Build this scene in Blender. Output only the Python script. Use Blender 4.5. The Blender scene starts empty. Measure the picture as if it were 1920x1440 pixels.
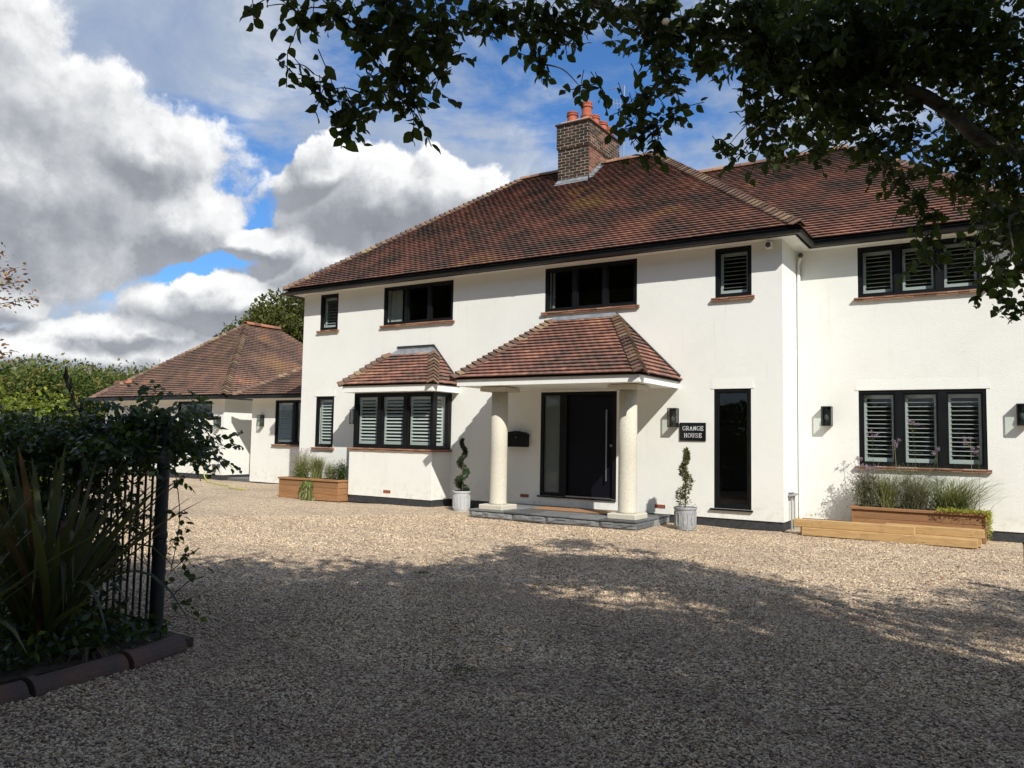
import bpy, math, random
import numpy as np
from mathutils import Vector as V, Matrix
random.seed(11); RNG = np.random.default_rng(5)
sc = bpy.context.scene; COL = sc.collection
R = math.radians

# ---------------------------------------------------------------- camera, exposure
cam = bpy.data.cameras.new('camera'); co = bpy.data.objects.new('camera', cam); COL.objects.link(co); sc.camera = co
yaw, pit, rol = R(-32.536), R(3.948), R(1.0285)
def cam_axes():
    f = V((math.sin(yaw), math.cos(yaw), 0)); r = V((math.cos(yaw), -math.sin(yaw), 0)); u = V((0, 0, 1))
    f2 = f*math.cos(pit) + u*math.sin(pit); u2 = u*math.cos(pit) - f*math.sin(pit)
    return r*math.cos(rol) + u2*math.sin(rol), u2*math.cos(rol) - r*math.sin(rol), f2
cr, cu, cf = cam_axes()
m = Matrix((cr, cu, -cf)).transposed().to_4x4(); m.translation = V((0, 0, 1.54)); co.matrix_world = m
cam.sensor_width = 36; cam.lens = 36*1458.65/1920; cam.clip_start = .05; cam.clip_end = 2000
sc.render.resolution_x, sc.render.resolution_y = 1024, 768
sc.render.engine = 'CYCLES'
sc.view_settings.view_transform = 'Standard'; sc.view_settings.look = 'None'
sc.view_settings.exposure = 0.12; sc.view_settings.gamma = 1
try: sc.view_settings.use_curve_mapping = False
except Exception: pass

# ---------------------------------------------------------------- node helpers
class NT:
    def __init__(s, nt): s.nt = nt; s.n = nt.nodes; s.l = nt.links
    def node(s, t, ins=None, **kw):
        n = s.n.new(t)
        for k, v in kw.items(): setattr(n, k, v)
        for k, v in (ins or {}).items(): s.set(n.inputs[k], v)
        return n
    def set(s, sock, v):
        if isinstance(v, bpy.types.NodeSocket): s.l.new(v, sock)
        else: sock.default_value = v
    def m(s, op, a, b=0.0, c=0.0, clamp=False):
        n = s.n.new('ShaderNodeMath'); n.operation = op; n.use_clamp = clamp
        for i, v in enumerate((a, b, c)): s.set(n.inputs[i], v)
        return n.outputs[0]
    def vm(s, op, a, b=(0, 0, 0), out=0):
        n = s.n.new('ShaderNodeVectorMath'); n.operation = op; s.set(n.inputs[0], a); s.set(n.inputs[1], b)
        return n.outputs['Value'] if op == 'DOT_PRODUCT' else n.outputs[0]
    def scale(s, a, f):
        n = s.n.new('ShaderNodeVectorMath'); n.operation = 'SCALE'; s.set(n.inputs[0], a); s.set(n.inputs['Scale'], f); return n.outputs[0]
    def noise(s, vec, scale, detail=4, rough=.55, dist=0.0, color=False):
        n = s.node('ShaderNodeTexNoise', {'Scale': scale, 'Detail': detail, 'Roughness': rough, 'Distortion': dist})
        if vec is not None: s.set(n.inputs['Vector'], vec)
        return n.outputs['Color' if color else 'Fac']
    def mix(s, f, a, b, mode='MIX'):
        n = s.n.new('ShaderNodeMix'); n.data_type = 'RGBA'; n.blend_type = mode; n.clamp_factor = True
        s.set(n.inputs[0], f)
        for i, v in ((6, a), (7, b)):
            if isinstance(v, (tuple, list)) and len(v) == 3: v = (*v, 1)
            s.set(n.inputs[i], v)
        return n.outputs[2]
    def ramp(s, f, stops, interp='LINEAR'):
        n = s.n.new('ShaderNodeValToRGB'); s.set(n.inputs[0], f); e = n.color_ramp; e.interpolation = interp
        while len(e.elements) < len(stops): e.elements.new(.5)
        for el, (p, c) in zip(e.elements, stops): el.position = p; el.color = (*c, 1)
        return n.outputs[0]
    def ss(s, x, a, b):
        n = s.n.new('ShaderNodeMapRange'); n.interpolation_type = 'SMOOTHSTEP'
        s.set(n.inputs[0], x); n.inputs[1].default_value = a; n.inputs[2].default_value = b
        return n.outputs[0]

# ---------------------------------------------------------------- sky
SUN = V((1.28, -1.0, 1.35)).normalized()
w = bpy.data.worlds.new('World'); sc.world = w; w.use_nodes = True
T = NT(w.node_tree); T.n.clear()
sky = T.node('ShaderNodeTexSky'); sky.sky_type = 'NISHITA'; sky.sun_disc = False
sky.sun_elevation = math.asin(SUN.z); sky.sun_rotation = math.atan2(SUN.x, SUN.y)
sky.air_density = 1.0; sky.dust_density = .4; sky.ozone_density = 2.5
tc = T.node('ShaderNodeTexCoord').outputs['Generated']
D0 = T.vm('NORMALIZE', tc)
HF = (math.sin(yaw), math.cos(yaw), 0); HR = (math.cos(yaw), -math.sin(yaw), 0)
# big cloud masses: azimuth and height tangents about the drive's bearing, half sizes, weight
BLOBS = [(-.70, .33, .33, .185, 1.0), (-.50, .365, .115, .075, .9), (-.86, .45, .30, .22, 1.), (-.45, .27, .10, .07, .7), (-.74, .52, .10, .10, .7),
         (-.17, .300, .140, .088, 1.0), (-.235, .335, .075, .055, .8), (-.09, .31, .095, .08, .8), (-.325, .245, .10, .036, .9), (-.20, .205, .17, .05, .9),
         (-.32, .155, .20, .045, .9), (-.50, .120, .14, .030, .7), (-.62, .085, .36, .030, .8), (-.72, .15, .12, .03, .8), (-.40, .075, .2, .02, .7), (.05, .18, .12, .05, .5)]
def cloud_density(d, det):
    warp = T.noise(d, 4.0, 4, .55, color=True)
    dw = T.vm('ADD', d, T.scale(T.vm('SUBTRACT', warp, (.5, .5, .5)), .11))
    warp2 = T.noise(d, 13.0, det, .62, color=True)
    dw = T.vm('ADD', dw, T.scale(T.vm('SUBTRACT', warp2, (.5, .5, .5)), .06))
    h = T.m('MAXIMUM', T.vm('DOT_PRODUCT', dw, HF), .08)
    u = T.m('DIVIDE', T.vm('DOT_PRODUCT', dw, HR), h)
    sep = T.node('ShaderNodeSeparateXYZ', {0: dw}); v = T.m('DIVIDE', sep.outputs[2], h)
    best = None
    for (cx, cy, a, b, wgt) in BLOBS:
        q = T.m('ADD', T.m('POWER', T.m('MULTIPLY', T.m('SUBTRACT', u, cx), 1/a), 2), T.m('POWER', T.m('MULTIPLY', T.m('SUBTRACT', v, cy), 1/b), 2))
        e = T.m('MULTIPLY', T.m('SUBTRACT', 1.0, T.m('SQRT', q)), wgt*.75)
        best = e if best is None else T.m('SMOOTH_MAX', best, e, .08)
    gen = T.m('SUBTRACT', T.noise(d, 2.6, 2, .5), .56)          # fair-weather cloud over the rest of the sky
    front = T.ss(T.vm('DOT_PRODUCT', d, HF), .55, .72)
    base = T.m('ADD', T.m('MULTIPLY', best, front), T.m('MULTIPLY', T.m('MULTIPLY', gen, 3.0), T.m('SUBTRACT', 1.0, front)))
    f = T.m('SUBTRACT', T.noise(dw, 8.5, det, .56), .5)
    return T.m('ADD', base, T.m('MULTIPLY', f, .62)), base
dens, base = cloud_density(D0, 9)
SH = tuple(.022*x for x in (V(HR)*.55 + V((0, 0, .85))))
dlo, _b = cloud_density(D0, 6); dlo2, _b = cloud_density(T.vm('NORMALIZE', T.vm('ADD', D0, SH)), 6)
alpha = T.ss(dens, .0, .085)
lit = T.m('ADD', .32, T.m('MULTIPLY', T.m('SUBTRACT', dlo, dlo2), 2.3), clamp=True)
edge = T.m('SUBTRACT', 1.0, T.ss(dens, .02, .42))
fine = T.m('MULTIPLY', T.m('SUBTRACT', T.noise(D0, 19, 7, .65), .5), .42)
bright = T.m('ADD', T.m('ADD', T.m('MULTIPLY', lit, .78), T.m('MULTIPLY', edge, T.m('ADD', .12, T.m('MULTIPLY', lit, .5)))), T.m('ADD', fine, .08), clamp=True)
CS = 10.0
ccol = T.ramp(bright, [(0, (.25, .27, .31)), (.25, (.36, .38, .42)), (.48, (.52, .54, .57)), (.75, (.80, .81, .82)), (1, (1.0, 1.0, 1.0))])
ccol = T.scale(ccol, CS)
veiln = T.noise(T.vm('MULTIPLY', D0, (1, 1, 2.2)), 3.4, 7, .6, .4)
veil = T.m('MULTIPLY', T.ss(veiln, .41, .60), .86)
nsky = T.mix(1.0, sky.outputs[0], (.44, .72, 1.0), 'MULTIPLY')
nsky = T.scale(nsky, 1.35)
vcol = T.mix(veil, nsky, T.scale(T.ramp(T.noise(D0, 6.5, 8, .62, .5), [(.3, (.30, .38, .53)), (.52, (.44, .50, .60)), (.68, (.70, .73, .77))]), CS))
sepz = T.node('ShaderNodeSeparateXYZ', {0: D0}).outputs[2]
hz = T.ss(sepz, .16, .0)
vcol = T.mix(T.m('MULTIPLY', hz, .75), vcol, tuple(CS*x for x in (.40, .44, .50)))
skyc = T.mix(alpha, vcol, ccol)
bg = T.node('ShaderNodeBackground', {'Color': skyc, 'Strength': .1})
wo = T.node('ShaderNodeOutputWorld'); T.l.new(bg.outputs[0], wo.inputs[0])
w.cycles.sampling_method = 'MANUAL'; w.cycles.sample_map_resolution = 512

sun = bpy.data.lights.new('sun', 'SUN'); sun.energy = 5.0; sun.angle = R(.53); sun.color = (1, .965, .89)
so = bpy.data.objects.new('sun', sun); COL.objects.link(so); so.location = SUN*40
so.rotation_euler = SUN.to_track_quat('Z', 'Y').to_euler()

# ---------------------------------------------------------------- materials
def newmat(name):
    mt = bpy.data.materials.new(name); mt.use_nodes = True; t = NT(mt.node_tree); t.n.clear()
    p = t.node('ShaderNodeBsdfPrincipled'); o = t.node('ShaderNodeOutputMaterial'); t.l.new(p.outputs[0], o.inputs[0])
    return mt, t, p
def pos(t):
    return t.node('ShaderNodeNewGeometry').outputs['Position']
def simple(name, c1, c2=None, scale=8, rough=.6, bump=0., bscale=60, metal=0., spec=.5, detail=5, stretch=None, contrast=(.3, .7)):
    mt, t, p = newmat(name); P = pos(t)
    Pn = t.vm('MULTIPLY', P, stretch) if stretch else P
    col = (*c1, 1) if c2 is None else t.mix(t.ss(t.noise(Pn, scale, detail, .6), *contrast), c1, c2)
    t.set(p.inputs['Base Color'], col); p.inputs['Roughness'].default_value = rough; p.inputs['Metallic'].default_value = metal
    p.inputs['Specular IOR Level'].default_value = spec
    if bump:
        b = t.node('ShaderNodeBump', {'Strength': bump, 'Distance': .01, 'Height': t.noise(Pn, bscale, 4, .6)}); t.set(p.inputs['Normal'], b.outputs[0])
    return mt
def rnd_fac(t):
    a = t.node('ShaderNodeAttribute'); a.attribute_name = 'rnd'
    o = t.node('ShaderNodeObjectInfo')
    return t.m('FRACT', t.m('ADD', a.outputs['Fac'], t.m('MULTIPLY', o.outputs['Random'], 1.0)))
def tilemat(name, lich=1.0, brown=0.0, whiten=.5):
    mt, t, p = newmat(name); P = pos(t)
    r = rnd_fac(t)
    patch = t.noise(P, 1.1, 3, .6); streak = t.noise(P, 26, 3, .6)
    f = t.m('ADD', t.m('MULTIPLY', r, .20 if whiten < 1 else .42), t.m('MULTIPLY', t.m('SUBTRACT', patch, .25), 1.5))
    f = t.m('ADD', f, t.m('MULTIPLY', t.m('SUBTRACT', streak, .5), .22), clamp=True)
    if brown: st = [(0, (.07, .052, .046)), (.3, (.14, .090, .070)), (.55, (.22, .13, .095)), (.8, (.33, .175, .11)), (.95, (.50, .23, .13))]
    else: st = [(0, (.068, .055, .050)), (.22, (.115, .080, .066)), (.45, (.200, .105, .080)), (.70, (.285, .135, .098)), (.95, (.42, .215, .14))]
    c = t.ramp(f, st)
    li = t.m('MULTIPLY', t.ss(t.noise(P, .55, 4, .6), .55, .72), .75*lich)
    c = t.mix(li, c, (.30, .20, .075))
    gr = t.ss(t.noise(P, 14, 4, .65), .50, .72)
    c = t.mix(t.m('MULTIPLY', gr, .38), c, (.30, .26, .22))
    wh = t.m('MULTIPLY', t.ss(t.noise(t.vm('MULTIPLY', P, (1, 1, 2.5)), 5.5, 5, .7), .70, .76), .6*whiten)
    c = t.mix(wh, c, (.62, .55, .48))
    t.set(p.inputs['Base Color'], c); p.inputs['Roughness'].default_value = .82; p.inputs['Specular IOR Level'].default_value = .3
    b = t.node('ShaderNodeBump', {'Strength': .5, 'Distance': .008, 'Height': t.noise(P, 70, 4, .6)}); t.set(p.inputs['Normal'], b.outputs[0])
    return mt
def rampmat(name, stops, rough=.7, noise_amt=.3, nscale=30, bump=.3, bscale=60, spec=.4):
    mt, t, p = newmat(name); P = pos(t)
    f = t.m('ADD', rnd_fac(t), t.m('MULTIPLY', t.m('SUBTRACT', t.noise(P, nscale, 4, .6), .5), noise_amt), clamp=True)
    t.set(p.inputs['Base Color'], t.ramp(f, stops)); p.inputs['Roughness'].default_value = rough; p.inputs['Specular IOR Level'].default_value = spec
    if bump:
        b = t.node('ShaderNodeBump', {'Strength': bump, 'Distance': .008, 'Height': t.noise(P, bscale, 4, .6)}); t.set(p.inputs['Normal'], b.outputs[0])
    return mt
def leafmat(name, stops, trans=.35, rough=.45, spec=.5, tcol=(.35, .45, .05), patch=.0):
    mt, t, p = newmat(name); P = pos(t)
    f = rnd_fac(t)
    if patch: f = t.m('ADD', t.m('MULTIPLY', f, 1-patch), t.m('MULTIPLY', t.ss(t.noise(P, .35, 2, .5), .35, .65), patch))
    c = t.ramp(f, stops)
    t.set(p.inputs['Base Color'], c); p.inputs['Roughness'].default_value = rough; p.inputs['Specular IOR Level'].default_value = spec
    tr = t.node('ShaderNodeBsdfTranslucent', {'Color': t.mix(.5, c, tcol)})
    mx = t.node('ShaderNodeMixShader', {0: trans, 1: p.outputs[0], 2: tr.outputs[0]})
    out = [n for n in t.n if n.type == 'OUTPUT_MATERIAL'][0]; t.l.new(mx.outputs[0], out.inputs[0])
    return mt
M = {}
def wallmat():
    mt, t, p = newmat('white_render'); P = pos(t)
    c = t.mix(t.ss(t.noise(P, .7, 5, .65), .35, .75), (.795, .795, .745), (.74, .74, .685))
    z = t.node('ShaderNodeSeparateXYZ', {0: P}).outputs[2]
    spl = t.m('MULTIPLY', t.ss(z, .75, .16), t.ss(t.noise(P, 7, 5, .7), .45, .75))
    c = t.mix(t.m('MULTIPLY', spl, .55), c, (.52, .47, .38))
    st = t.ss(t.noise(t.vm('MULTIPLY', P, (3.2, 3.2, .22)), 2.2, 4, .6), .60, .80)
    c = t.mix(t.m('MULTIPLY', st, .26), c, (.50, .47, .40))
    t.set(p.inputs['Base Color'], c); p.inputs['Roughness'].default_value = .9; p.inputs['Specular IOR Level'].default_value = .2
    hh = t.m('ADD', t.noise(P, 48, 3, .7), t.m('MULTIPLY', t.noise(P, 5, 3, .5), .8))
    b = t.node('ShaderNodeBump', {'Strength': .38, 'Distance': .010, 'Height': hh}); t.set(p.inputs['Normal'], b.outputs[0])
    return mt
M['wall'] = wallmat()
M['trim'] = simple('white_painted_trim', (.86, .86, .82), (.80, .80, .76), 6, .5, .1, 40)
M['plinth'] = simple('black_masonry_paint', (.022, .024, .028), (.045, .047, .05), 14, .7, .5, 40)
M['black'] = simple('black_window_frame', (.005, .0055, .007), (.008, .009, .010), 5, .5, 0, spec=.22)
M['gutter'] = simple('black_gutter_plastic', (.012, .012, .013), (.022, .021, .02), 9, .32)
M['tile'] = tilemat('clay_roof_tiles'); M['tile_g'] = tilemat('weathered_brown_roof_tiles', .5, 1); M['tile_p'] = tilemat('porch_roof_tiles', .15, .0, 1.0)
M['under'] = simple('roof_underlay', (.02, .016, .015), rough=.9)
M['bonnet'] = rampmat('mossy_hip_tiles', [(0, (.09, .055, .045)), (.4, (.15, .09, .065)), (.7, (.20, .125, .08)), (1, (.27, .20, .12))], .85, .5, 20, .5)
M['ridge_d'] = rampmat('weathered_ridge_tiles', [(0, (.13, .08, .06)), (.5, (.23, .12, .08)), (1, (.34, .19, .11))], .8, .5, 20, .4)
M['ridge'] = rampmat('ridge_tiles', [(0, (.16, .07, .05)), (.5, (.30, .12, .07)), (1, (.48, .19, .09))], .8, .5, 20, .4)
M['lead'] = simple('grey_lead_flashing', (.22, .24, .26), (.36, .38, .39), 9, .45, .2, 30, .35)
M['brick'] = rampmat('chimney_bricks', [(0, (.05, .032, .028)), (.35, (.12, .065, .045)), (.6, (.22, .10, .06)), (.85, (.36, .15, .08)), (1, (.42, .28, .16))], .85, .5, 40, .5)
M['mortar'] = simple('lime_mortar', (.50, .40, .28), (.38, .30, .21), 20, .95, .5, 60)
M['pot'] = simple('terracotta', (.46, .13, .065), (.32, .085, .045), 9, .75, .2, 40)
M['sill'] = rampmat('clay_sill_tiles', [(0, (.20, .10, .065)), (.5, (.32, .155, .095)), (1, (.40, .24, .15))], .8, .6, 25, .5)
M['stone'] = simple('reconstituted_stone', (.58, .545, .455), (.48, .445, .36), 34, .85, .35, 120, contrast=(.3, .75))
M['slate'] = rampmat('grey_slate', [(0, (.08, .084, .088)), (.5, (.145, .15, .155)), (1, (.23, .235, .235))], .6, .7, 9, .9, 18)
M['slat'] = simple('white_shutter_paint', (.62, .63, .62), rough=.42)
M['lettering'] = simple('white_lettering', (.8, .8, .78), rough=.5)
M['signblack'] = simple('polished_black_slate', (.008, .008, .010), rough=.22)
M['metal'] = simple('brushed_steel', (.34, .35, .37), rough=.4, metal=1.0)
M['bronze'] = simple('dark_bronze_lantern', (.012, .012, .012), (.03, .027, .022), 20, .45, 0)
M['door'] = simple('dark_navy_door', (.0045, .005, .010), rough=.5, spec=.15)
def timbermat(name, a, b, dark):
    mt, t, p = newmat(name); P = pos(t); ob = t.node('ShaderNodeObjectInfo').outputs['Random']
    off = t.node('ShaderNodeCombineXYZ', {0: t.m('MULTIPLY', ob, 37.0), 1: t.m('MULTIPLY', ob, 11.0), 2: 0.0}).outputs[0]
    Q = t.vm('ADD', t.vm('MULTIPLY', P, (1, 7, 16)), off)
    c = t.mix(t.ss(t.noise(Q, 3.0, 6, .65, .8), .32, .68), a, b)
    c = t.mix(t.m('MULTIPLY', ob, .45), c, dark)
    c = t.mix(t.m('MULTIPLY', t.ss(t.noise(P, 5.5, 5, .7), .52, .72), .45), c, dark)
    kn = t.node('ShaderNodeTexVoronoi', {'Vector': t.vm('ADD', t.vm('MULTIPLY', P, (1, 2, 3)), off), 'Scale': 3.2}).outputs['Distance']
    c = t.mix(t.m('MULTIPLY', t.ss(kn, .10, .04), .7), c, tuple(x*.35 for x in dark))
    t.set(p.inputs['Base Color'], c); p.inputs['Roughness'].default_value = .75; p.inputs['Specular IOR Level'].default_value = .25
    bp = t.node('ShaderNodeBump', {'Strength': .5, 'Distance': .006, 'Height': t.noise(Q, 9, 4, .6)}); t.set(p.inputs['Normal'], bp.outputs[0]); return mt
M['timber'] = timbermat('oiled_planter_timber', (.38, .20, .09), (.28, .14, .062), (.19, .11, .06))
M['sleeper'] = timbermat('new_softwood_sleepers', (.56, .37, .165), (.40, .245, .105), (.26, .165, .09))
M['leadpot'] = simple('faux_lead_planter', (.25, .26, .27), (.36, .36, .36), 12, .6, .3, 40)
M['palepot'] = simple('pale_faux_lead_planter', (.40, .41, .42), (.50, .50, .50), 12, .6, .3, 40)
M['soil'] = simple('dark_soil', (.035, .025, .018), (.09, .065, .045), 18, .95, 1, 30)
M['coir'] = simple('coir_doormat', (.38, .20, .09), (.30, .15, .07), 60, .95, .8, 120)
M['hose'] = simple('yellow_green_hose', (.45, .48, .06), rough=.5)
M['iron'] = simple('black_railing_paint', (.008, .009, .013), (.018, .018, .022), 20, .5, .2, 60)
M['edging'] = simple('aged_terracotta_edging', (.15, .078, .055), (.085, .062, .055), 4, .8, .5, 30)
M['bark'] = simple('tree_bark', (.05, .04, .03), (.11, .09, .07), 9, .9, 1, 20)
M['grey'] = simple('grey_plastic', (.30, .30, .30), rough=.6)
M['darkgrey'] = simple('dark_grey_plastic', (.05, .05, .055), rough=.5)
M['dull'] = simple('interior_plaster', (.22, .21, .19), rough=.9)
M['curtain'] = simple('curtain_linen', (.50, .49, .45), rough=.9)
M['signgrey'] = simple('weathered_notice', (.09, .10, .09), (.14, .15, .13), 10, .7)
def glassmat(name, tint=(.9, .93, .92), refl=1.0, opaque=0.0):
    mt, t, p = newmat(name)
    fr = t.node('ShaderNodeFresnel', {'IOR': 1.5}); bk = t.node('ShaderNodeNewGeometry').outputs['Backfacing']
    tr = t.node('ShaderNodeBsdfTransparent', {'Color': (*tint, 1)}); gl = t.node('ShaderNodeBsdfGlossy', {'Color': (1, 1, 1, 1), 'Roughness': .015})
    base = tr.outputs[0]
    if opaque:
        df = t.node('ShaderNodeBsdfDiffuse', {'Color': (.16, .19, .19, 1)}); mo = t.node('ShaderNodeMixShader', {0: opaque, 1: base, 2: df.outputs[0]}); base = mo.outputs[0]
    mx = t.node('ShaderNodeMixShader', {0: t.m('MULTIPLY', t.m('MULTIPLY', fr.outputs[0], 1.15*refl, clamp=True), t.m('SUBTRACT', 1.0, bk)), 1: base, 2: gl.outputs[0]})
    out = [n for n in t.n if n.type == 'OUTPUT_MATERIAL'][0]; t.l.new(mx.outputs[0], out.inputs[0]); return mt
M['glass'] = glassmat('window_glass'); M['frosted'] = glassmat('frosted_sidelight', (.5, .5, .5), .7, .75)
M['leaf'] = leafmat('overhanging_leaves', [(0, (.016, .026, .007)), (.5, (.032, .048, .011)), (1, (.065, .09, .02))], .34, .55, .25, (.18, .24, .03))
M['hedge'] = leafmat('climber_leaves', [(0, (.012, .028, .012)), (.55, (.025, .055, .018)), (.85, (.06, .11, .02)), (1, (.14, .20, .03))], .25, .35, .5, (.25, .35, .03))
M['laurel'] = leafmat('yellow_green_hedge_leaves', [(0, (.05, .085, .015)), (.5, (.14, .20, .02)), (1, (.34, .38, .04))], .4, .4, .5, (.5, .5, .03))
M['redleaf'] = leafmat('copper_leaves', [(0, (.16, .05, .04)), (.6, (.30, .12, .07)), (1, (.36, .26, .10))], .3)
M['wood'] = leafmat('far_wood_foliage', [(0, (.035, .055, .014)), (.35, (.06, .09, .02)), (.6, (.10, .125, .03)), (.85, (.16, .13, .04)), (1, (.20, .12, .05))], .15, .8, .2, patch=.7)
M['oak'] = leafmat('oak_foliage', [(0, (.045, .052, .014)), (.5, (.095, .098, .024)), (1, (.17, .155, .05))], .2, .7, .2)
M['flax'] = leafmat('flax_blades', [(0, (.03, .04, .016)), (.5, (.075, .085, .03)), (.75, (.12, .12, .04)), (1, (.11, .045, .03))], .2, .45, .5, (.3, .3, .05))
M['grassy'] = leafmat('grass_stems', [(0, (.07, .10, .025)), (.5, (.16, .20, .06)), (.8, (.30, .29, .13)), (1, (.40, .34, .18))], .3, .6, .3)
M['lavender'] = leafmat('lavender_foliage', [(0, (.06, .08, .04)), (.5, (.13, .15, .07)), (.8, (.20, .17, .12)), (1, (.26, .17, .24))], .25, .7, .3)
M['yel'] = leafmat('golden_creeper', [(0, (.20, .22, .035)), (1, (.46, .44, .07))], .35, .6, .3, (.6, .6, .05))
M['verb'] = leafmat('purple_flowers', [(0, (.26, .15, .30)), (1, (.46, .30, .48))], .3)
M['topi'] = leafmat('clipped_box_leaves', [(0, (.012, .025, .010)), (1, (.04, .07, .02))], .15)
M['topi2'] = leafmat('scorched_topiary_leaves', [(0, (.04, .055, .02)), (.5, (.09, .105, .04)), (1, (.28, .20, .11))], .2)
def gravelmat(name, inst):
    mt, t, p = newmat(name); P = pos(t)
    big = t.noise(t.vm('MULTIPLY', P, (.45, 1.2, 1)), .75, 5, .65, .6)
    if inst:
        f = t.node('ShaderNodeObjectInfo').outputs['Random']
    else:
        vo = t.node('ShaderNodeTexVoronoi', {'Vector': P, 'Scale': 52.0}); vo.feature = 'F1'
        f = t.node('ShaderNodeSeparateColor', {0: vo.outputs['Color']}).outputs[0]
    c = t.ramp(f, [(0, (.12, .085, .065)), (.16, (.26, .19, .135)), (.34, (.50, .375, .24)), (.56, (.70, .55, .36)), (.78, (.85, .725, .53)), (.90, (.40, .235, .16)), (1, (.33, .29, .26))])
    c = t.mix(t.m('MULTIPLY', t.ss(big, .42, .64), .42), c, (.33, .245, .185))
    if not inst:
        ed = t.ss(vo.outputs['Distance'], .55, .95)
        c = t.mix(t.m('MULTIPLY', ed, .75), c, (.07, .05, .04))
        hgt = t.m('SUBTRACT', t.m('MULTIPLY', t.noise(P, 30, 3, .6), .6), vo.outputs['Distance'])
        b = t.node('ShaderNodeBump', {'Strength': .9, 'Distance': .012, 'Height': hgt}); t.set(p.inputs['Normal'], b.outputs[0])
    t.set(p.inputs['Base Color'], c); p.inputs['Roughness'].default_value = .85; p.inputs['Specular IOR Level'].default_value = .3
    return mt
M['gravel'] = gravelmat('gravel_bed', False); M['pebble'] = gravelmat('gravel_pebbles', True)
M['grass'] = simple('rough_grass', (.06, .09, .02), (.12, .13, .04), 3, .95, .6, 20)

# ---------------------------------------------------------------- mesh helpers
class MB:
    def __init__(s): s.v = []; s.f = []; s.r = []
    def add(s, vs, fs, r=None):
        b = len(s.v); r = random.random() if r is None else r
        s.v += [tuple(x) for x in vs]; s.f += [tuple(b+i for i in q) for q in fs]; s.r += [r]*len(fs); return s
    def ob(s, o, u, n, a, d, z, r=None):           # box: a along u, d outwards along n, z up
        o, u, n = V(o), V(u), V(n)
        P = [o + u*x + n*y + V((0, 0, q)) for q in z for (x, y) in ((a[0], d[0]), (a[1], d[0]), (a[1], d[1]), (a[0], d[1]))]
        F = [(0, 1, 2, 3), (7, 6, 5, 4), (0, 4, 5, 1), (1, 5, 6, 2), (2, 6, 7, 3), (3, 7, 4, 0)]
        return s.add(P, F, r)
    def box(s, x, y, z, r=None): return s.ob((0, 0, 0), (1, 0, 0), (0, 1, 0), x, y, z, r)
    def tube(s, pts, rad, n=6, cap=True, r=None):
        pts = [V(p) for p in pts]; rad = rad if hasattr(rad, '__len__') else [rad]*len(pts)
        vs = []; fs = []
        up = V((0, 0, 1)) if abs((pts[-1]-pts[0]).normalized().z) < .9 else V((1, 0, 0))
        for i, p in enumerate(pts):
            d = (pts[min(i+1, len(pts)-1)] - pts[max(i-1, 0)]).normalized(); a = d.cross(up).normalized(); b = a.cross(d)
            for k in range(n):
                t = 2*math.pi*k/n; vs.append(p + (a*math.cos(t) + b*math.sin(t))*rad[i])
        for i in range(len(pts)-1):
            for k in range(n): fs.append((i*n+k, i*n+(k+1) % n, (i+1)*n+(k+1) % n, (i+1)*n+k))
        if cap: fs += [tuple(range(n))[::-1], tuple((len(pts)-1)*n+k for k in range(n))]
        return s.add(vs, fs, r)
    def lathe(s, c, prof, n=20, r=None):
        vs = []; fs = []
        for (rr, z) in prof:
            for k in range(n): t = 2*math.pi*k/n; vs.append((c[0]+rr*math.cos(t), c[1]+rr*math.sin(t), c[2]+z))
        for i in range(len(prof)-1):
            for k in range(n): fs.append((i*n+k, i*n+(k+1) % n, (i+1)*n+(k+1) % n, (i+1)*n+k))
        fs += [tuple(range(n))[::-1], tuple((len(prof)-1)*n+k for k in range(n))]
        return s.add(vs, fs, r)
    def mesh(s, name, mat, off=V((0, 0, 0)), smooth=False):
        me = bpy.data.meshes.new(name); me.from_pydata([tuple(V(p)-off) for p in s.v], [], s.f); me.materials.append(mat)
        a = me.attributes.new('rnd', 'FLOAT', 'FACE'); a.data.foreach_set('value', s.r)
        if smooth: me.polygons.foreach_set('use_smooth', [True]*len(me.polygons))
        me.update(); return me
    def build(s, name, mat, parent=None, smooth=False, kind=None, bevel=0, label=None):
        o = bpy.data.objects.new(name, s.mesh(name, mat, wloc(parent), smooth)); COL.objects.link(o)
        if parent: o.parent = parent
        if kind: o['kind'] = kind
        if label: o['label'] = label
        if bevel:
            b = o.modifiers.new('bevel', 'BEVEL'); b.width = bevel; b.segments = 1; b.limit_method = 'ANGLE'
        return o
def wloc(p):
    l = V((0, 0, 0))
    while p: l = l + p.location; p = p.parent
    return l
def npmesh(name, verts, faces, mat, parent=None, kind=None, rnd=None, smooth=False):
    verts = np.asarray(verts, np.float32) - np.array(wloc(parent), np.float32); faces = np.asarray(faces, np.int32)
    me = bpy.data.meshes.new(name); nv, nf, k = len(verts), len(faces), faces.shape[1]
    me.vertices.add(nv); me.vertices.foreach_set('co', verts.ravel())
    me.loops.add(nf*k); me.loops.foreach_set('vertex_index', faces.ravel())
    me.polygons.add(nf); me.polygons.foreach_set('loop_start', np.arange(nf, dtype=np.int32)*k)
    me.polygons.foreach_set('loop_total', np.full(nf, k, np.int32))
    me.materials.append(mat)
    if rnd is not None:
        a = me.attributes.new('rnd', 'FLOAT', 'FACE'); a.data.foreach_set('value', np.asarray(rnd, np.float32))
    me.update(calc_edges=True); me.validate()
    if smooth: me.polygons.foreach_set('use_smooth', [True]*len(me.polygons))
    o = bpy.data.objects.new(name, me); COL.objects.link(o)
    if parent: o.parent = parent
    if kind: o['kind'] = kind
    return o
def thing(name, label, cat, loc, group=None):
    o = bpy.data.objects.new(name, None); COL.objects.link(o); o.location = loc; o.empty_display_size = .1
    o['label'] = label; o['category'] = cat
    if group: o['group'] = group
    return o
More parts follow.
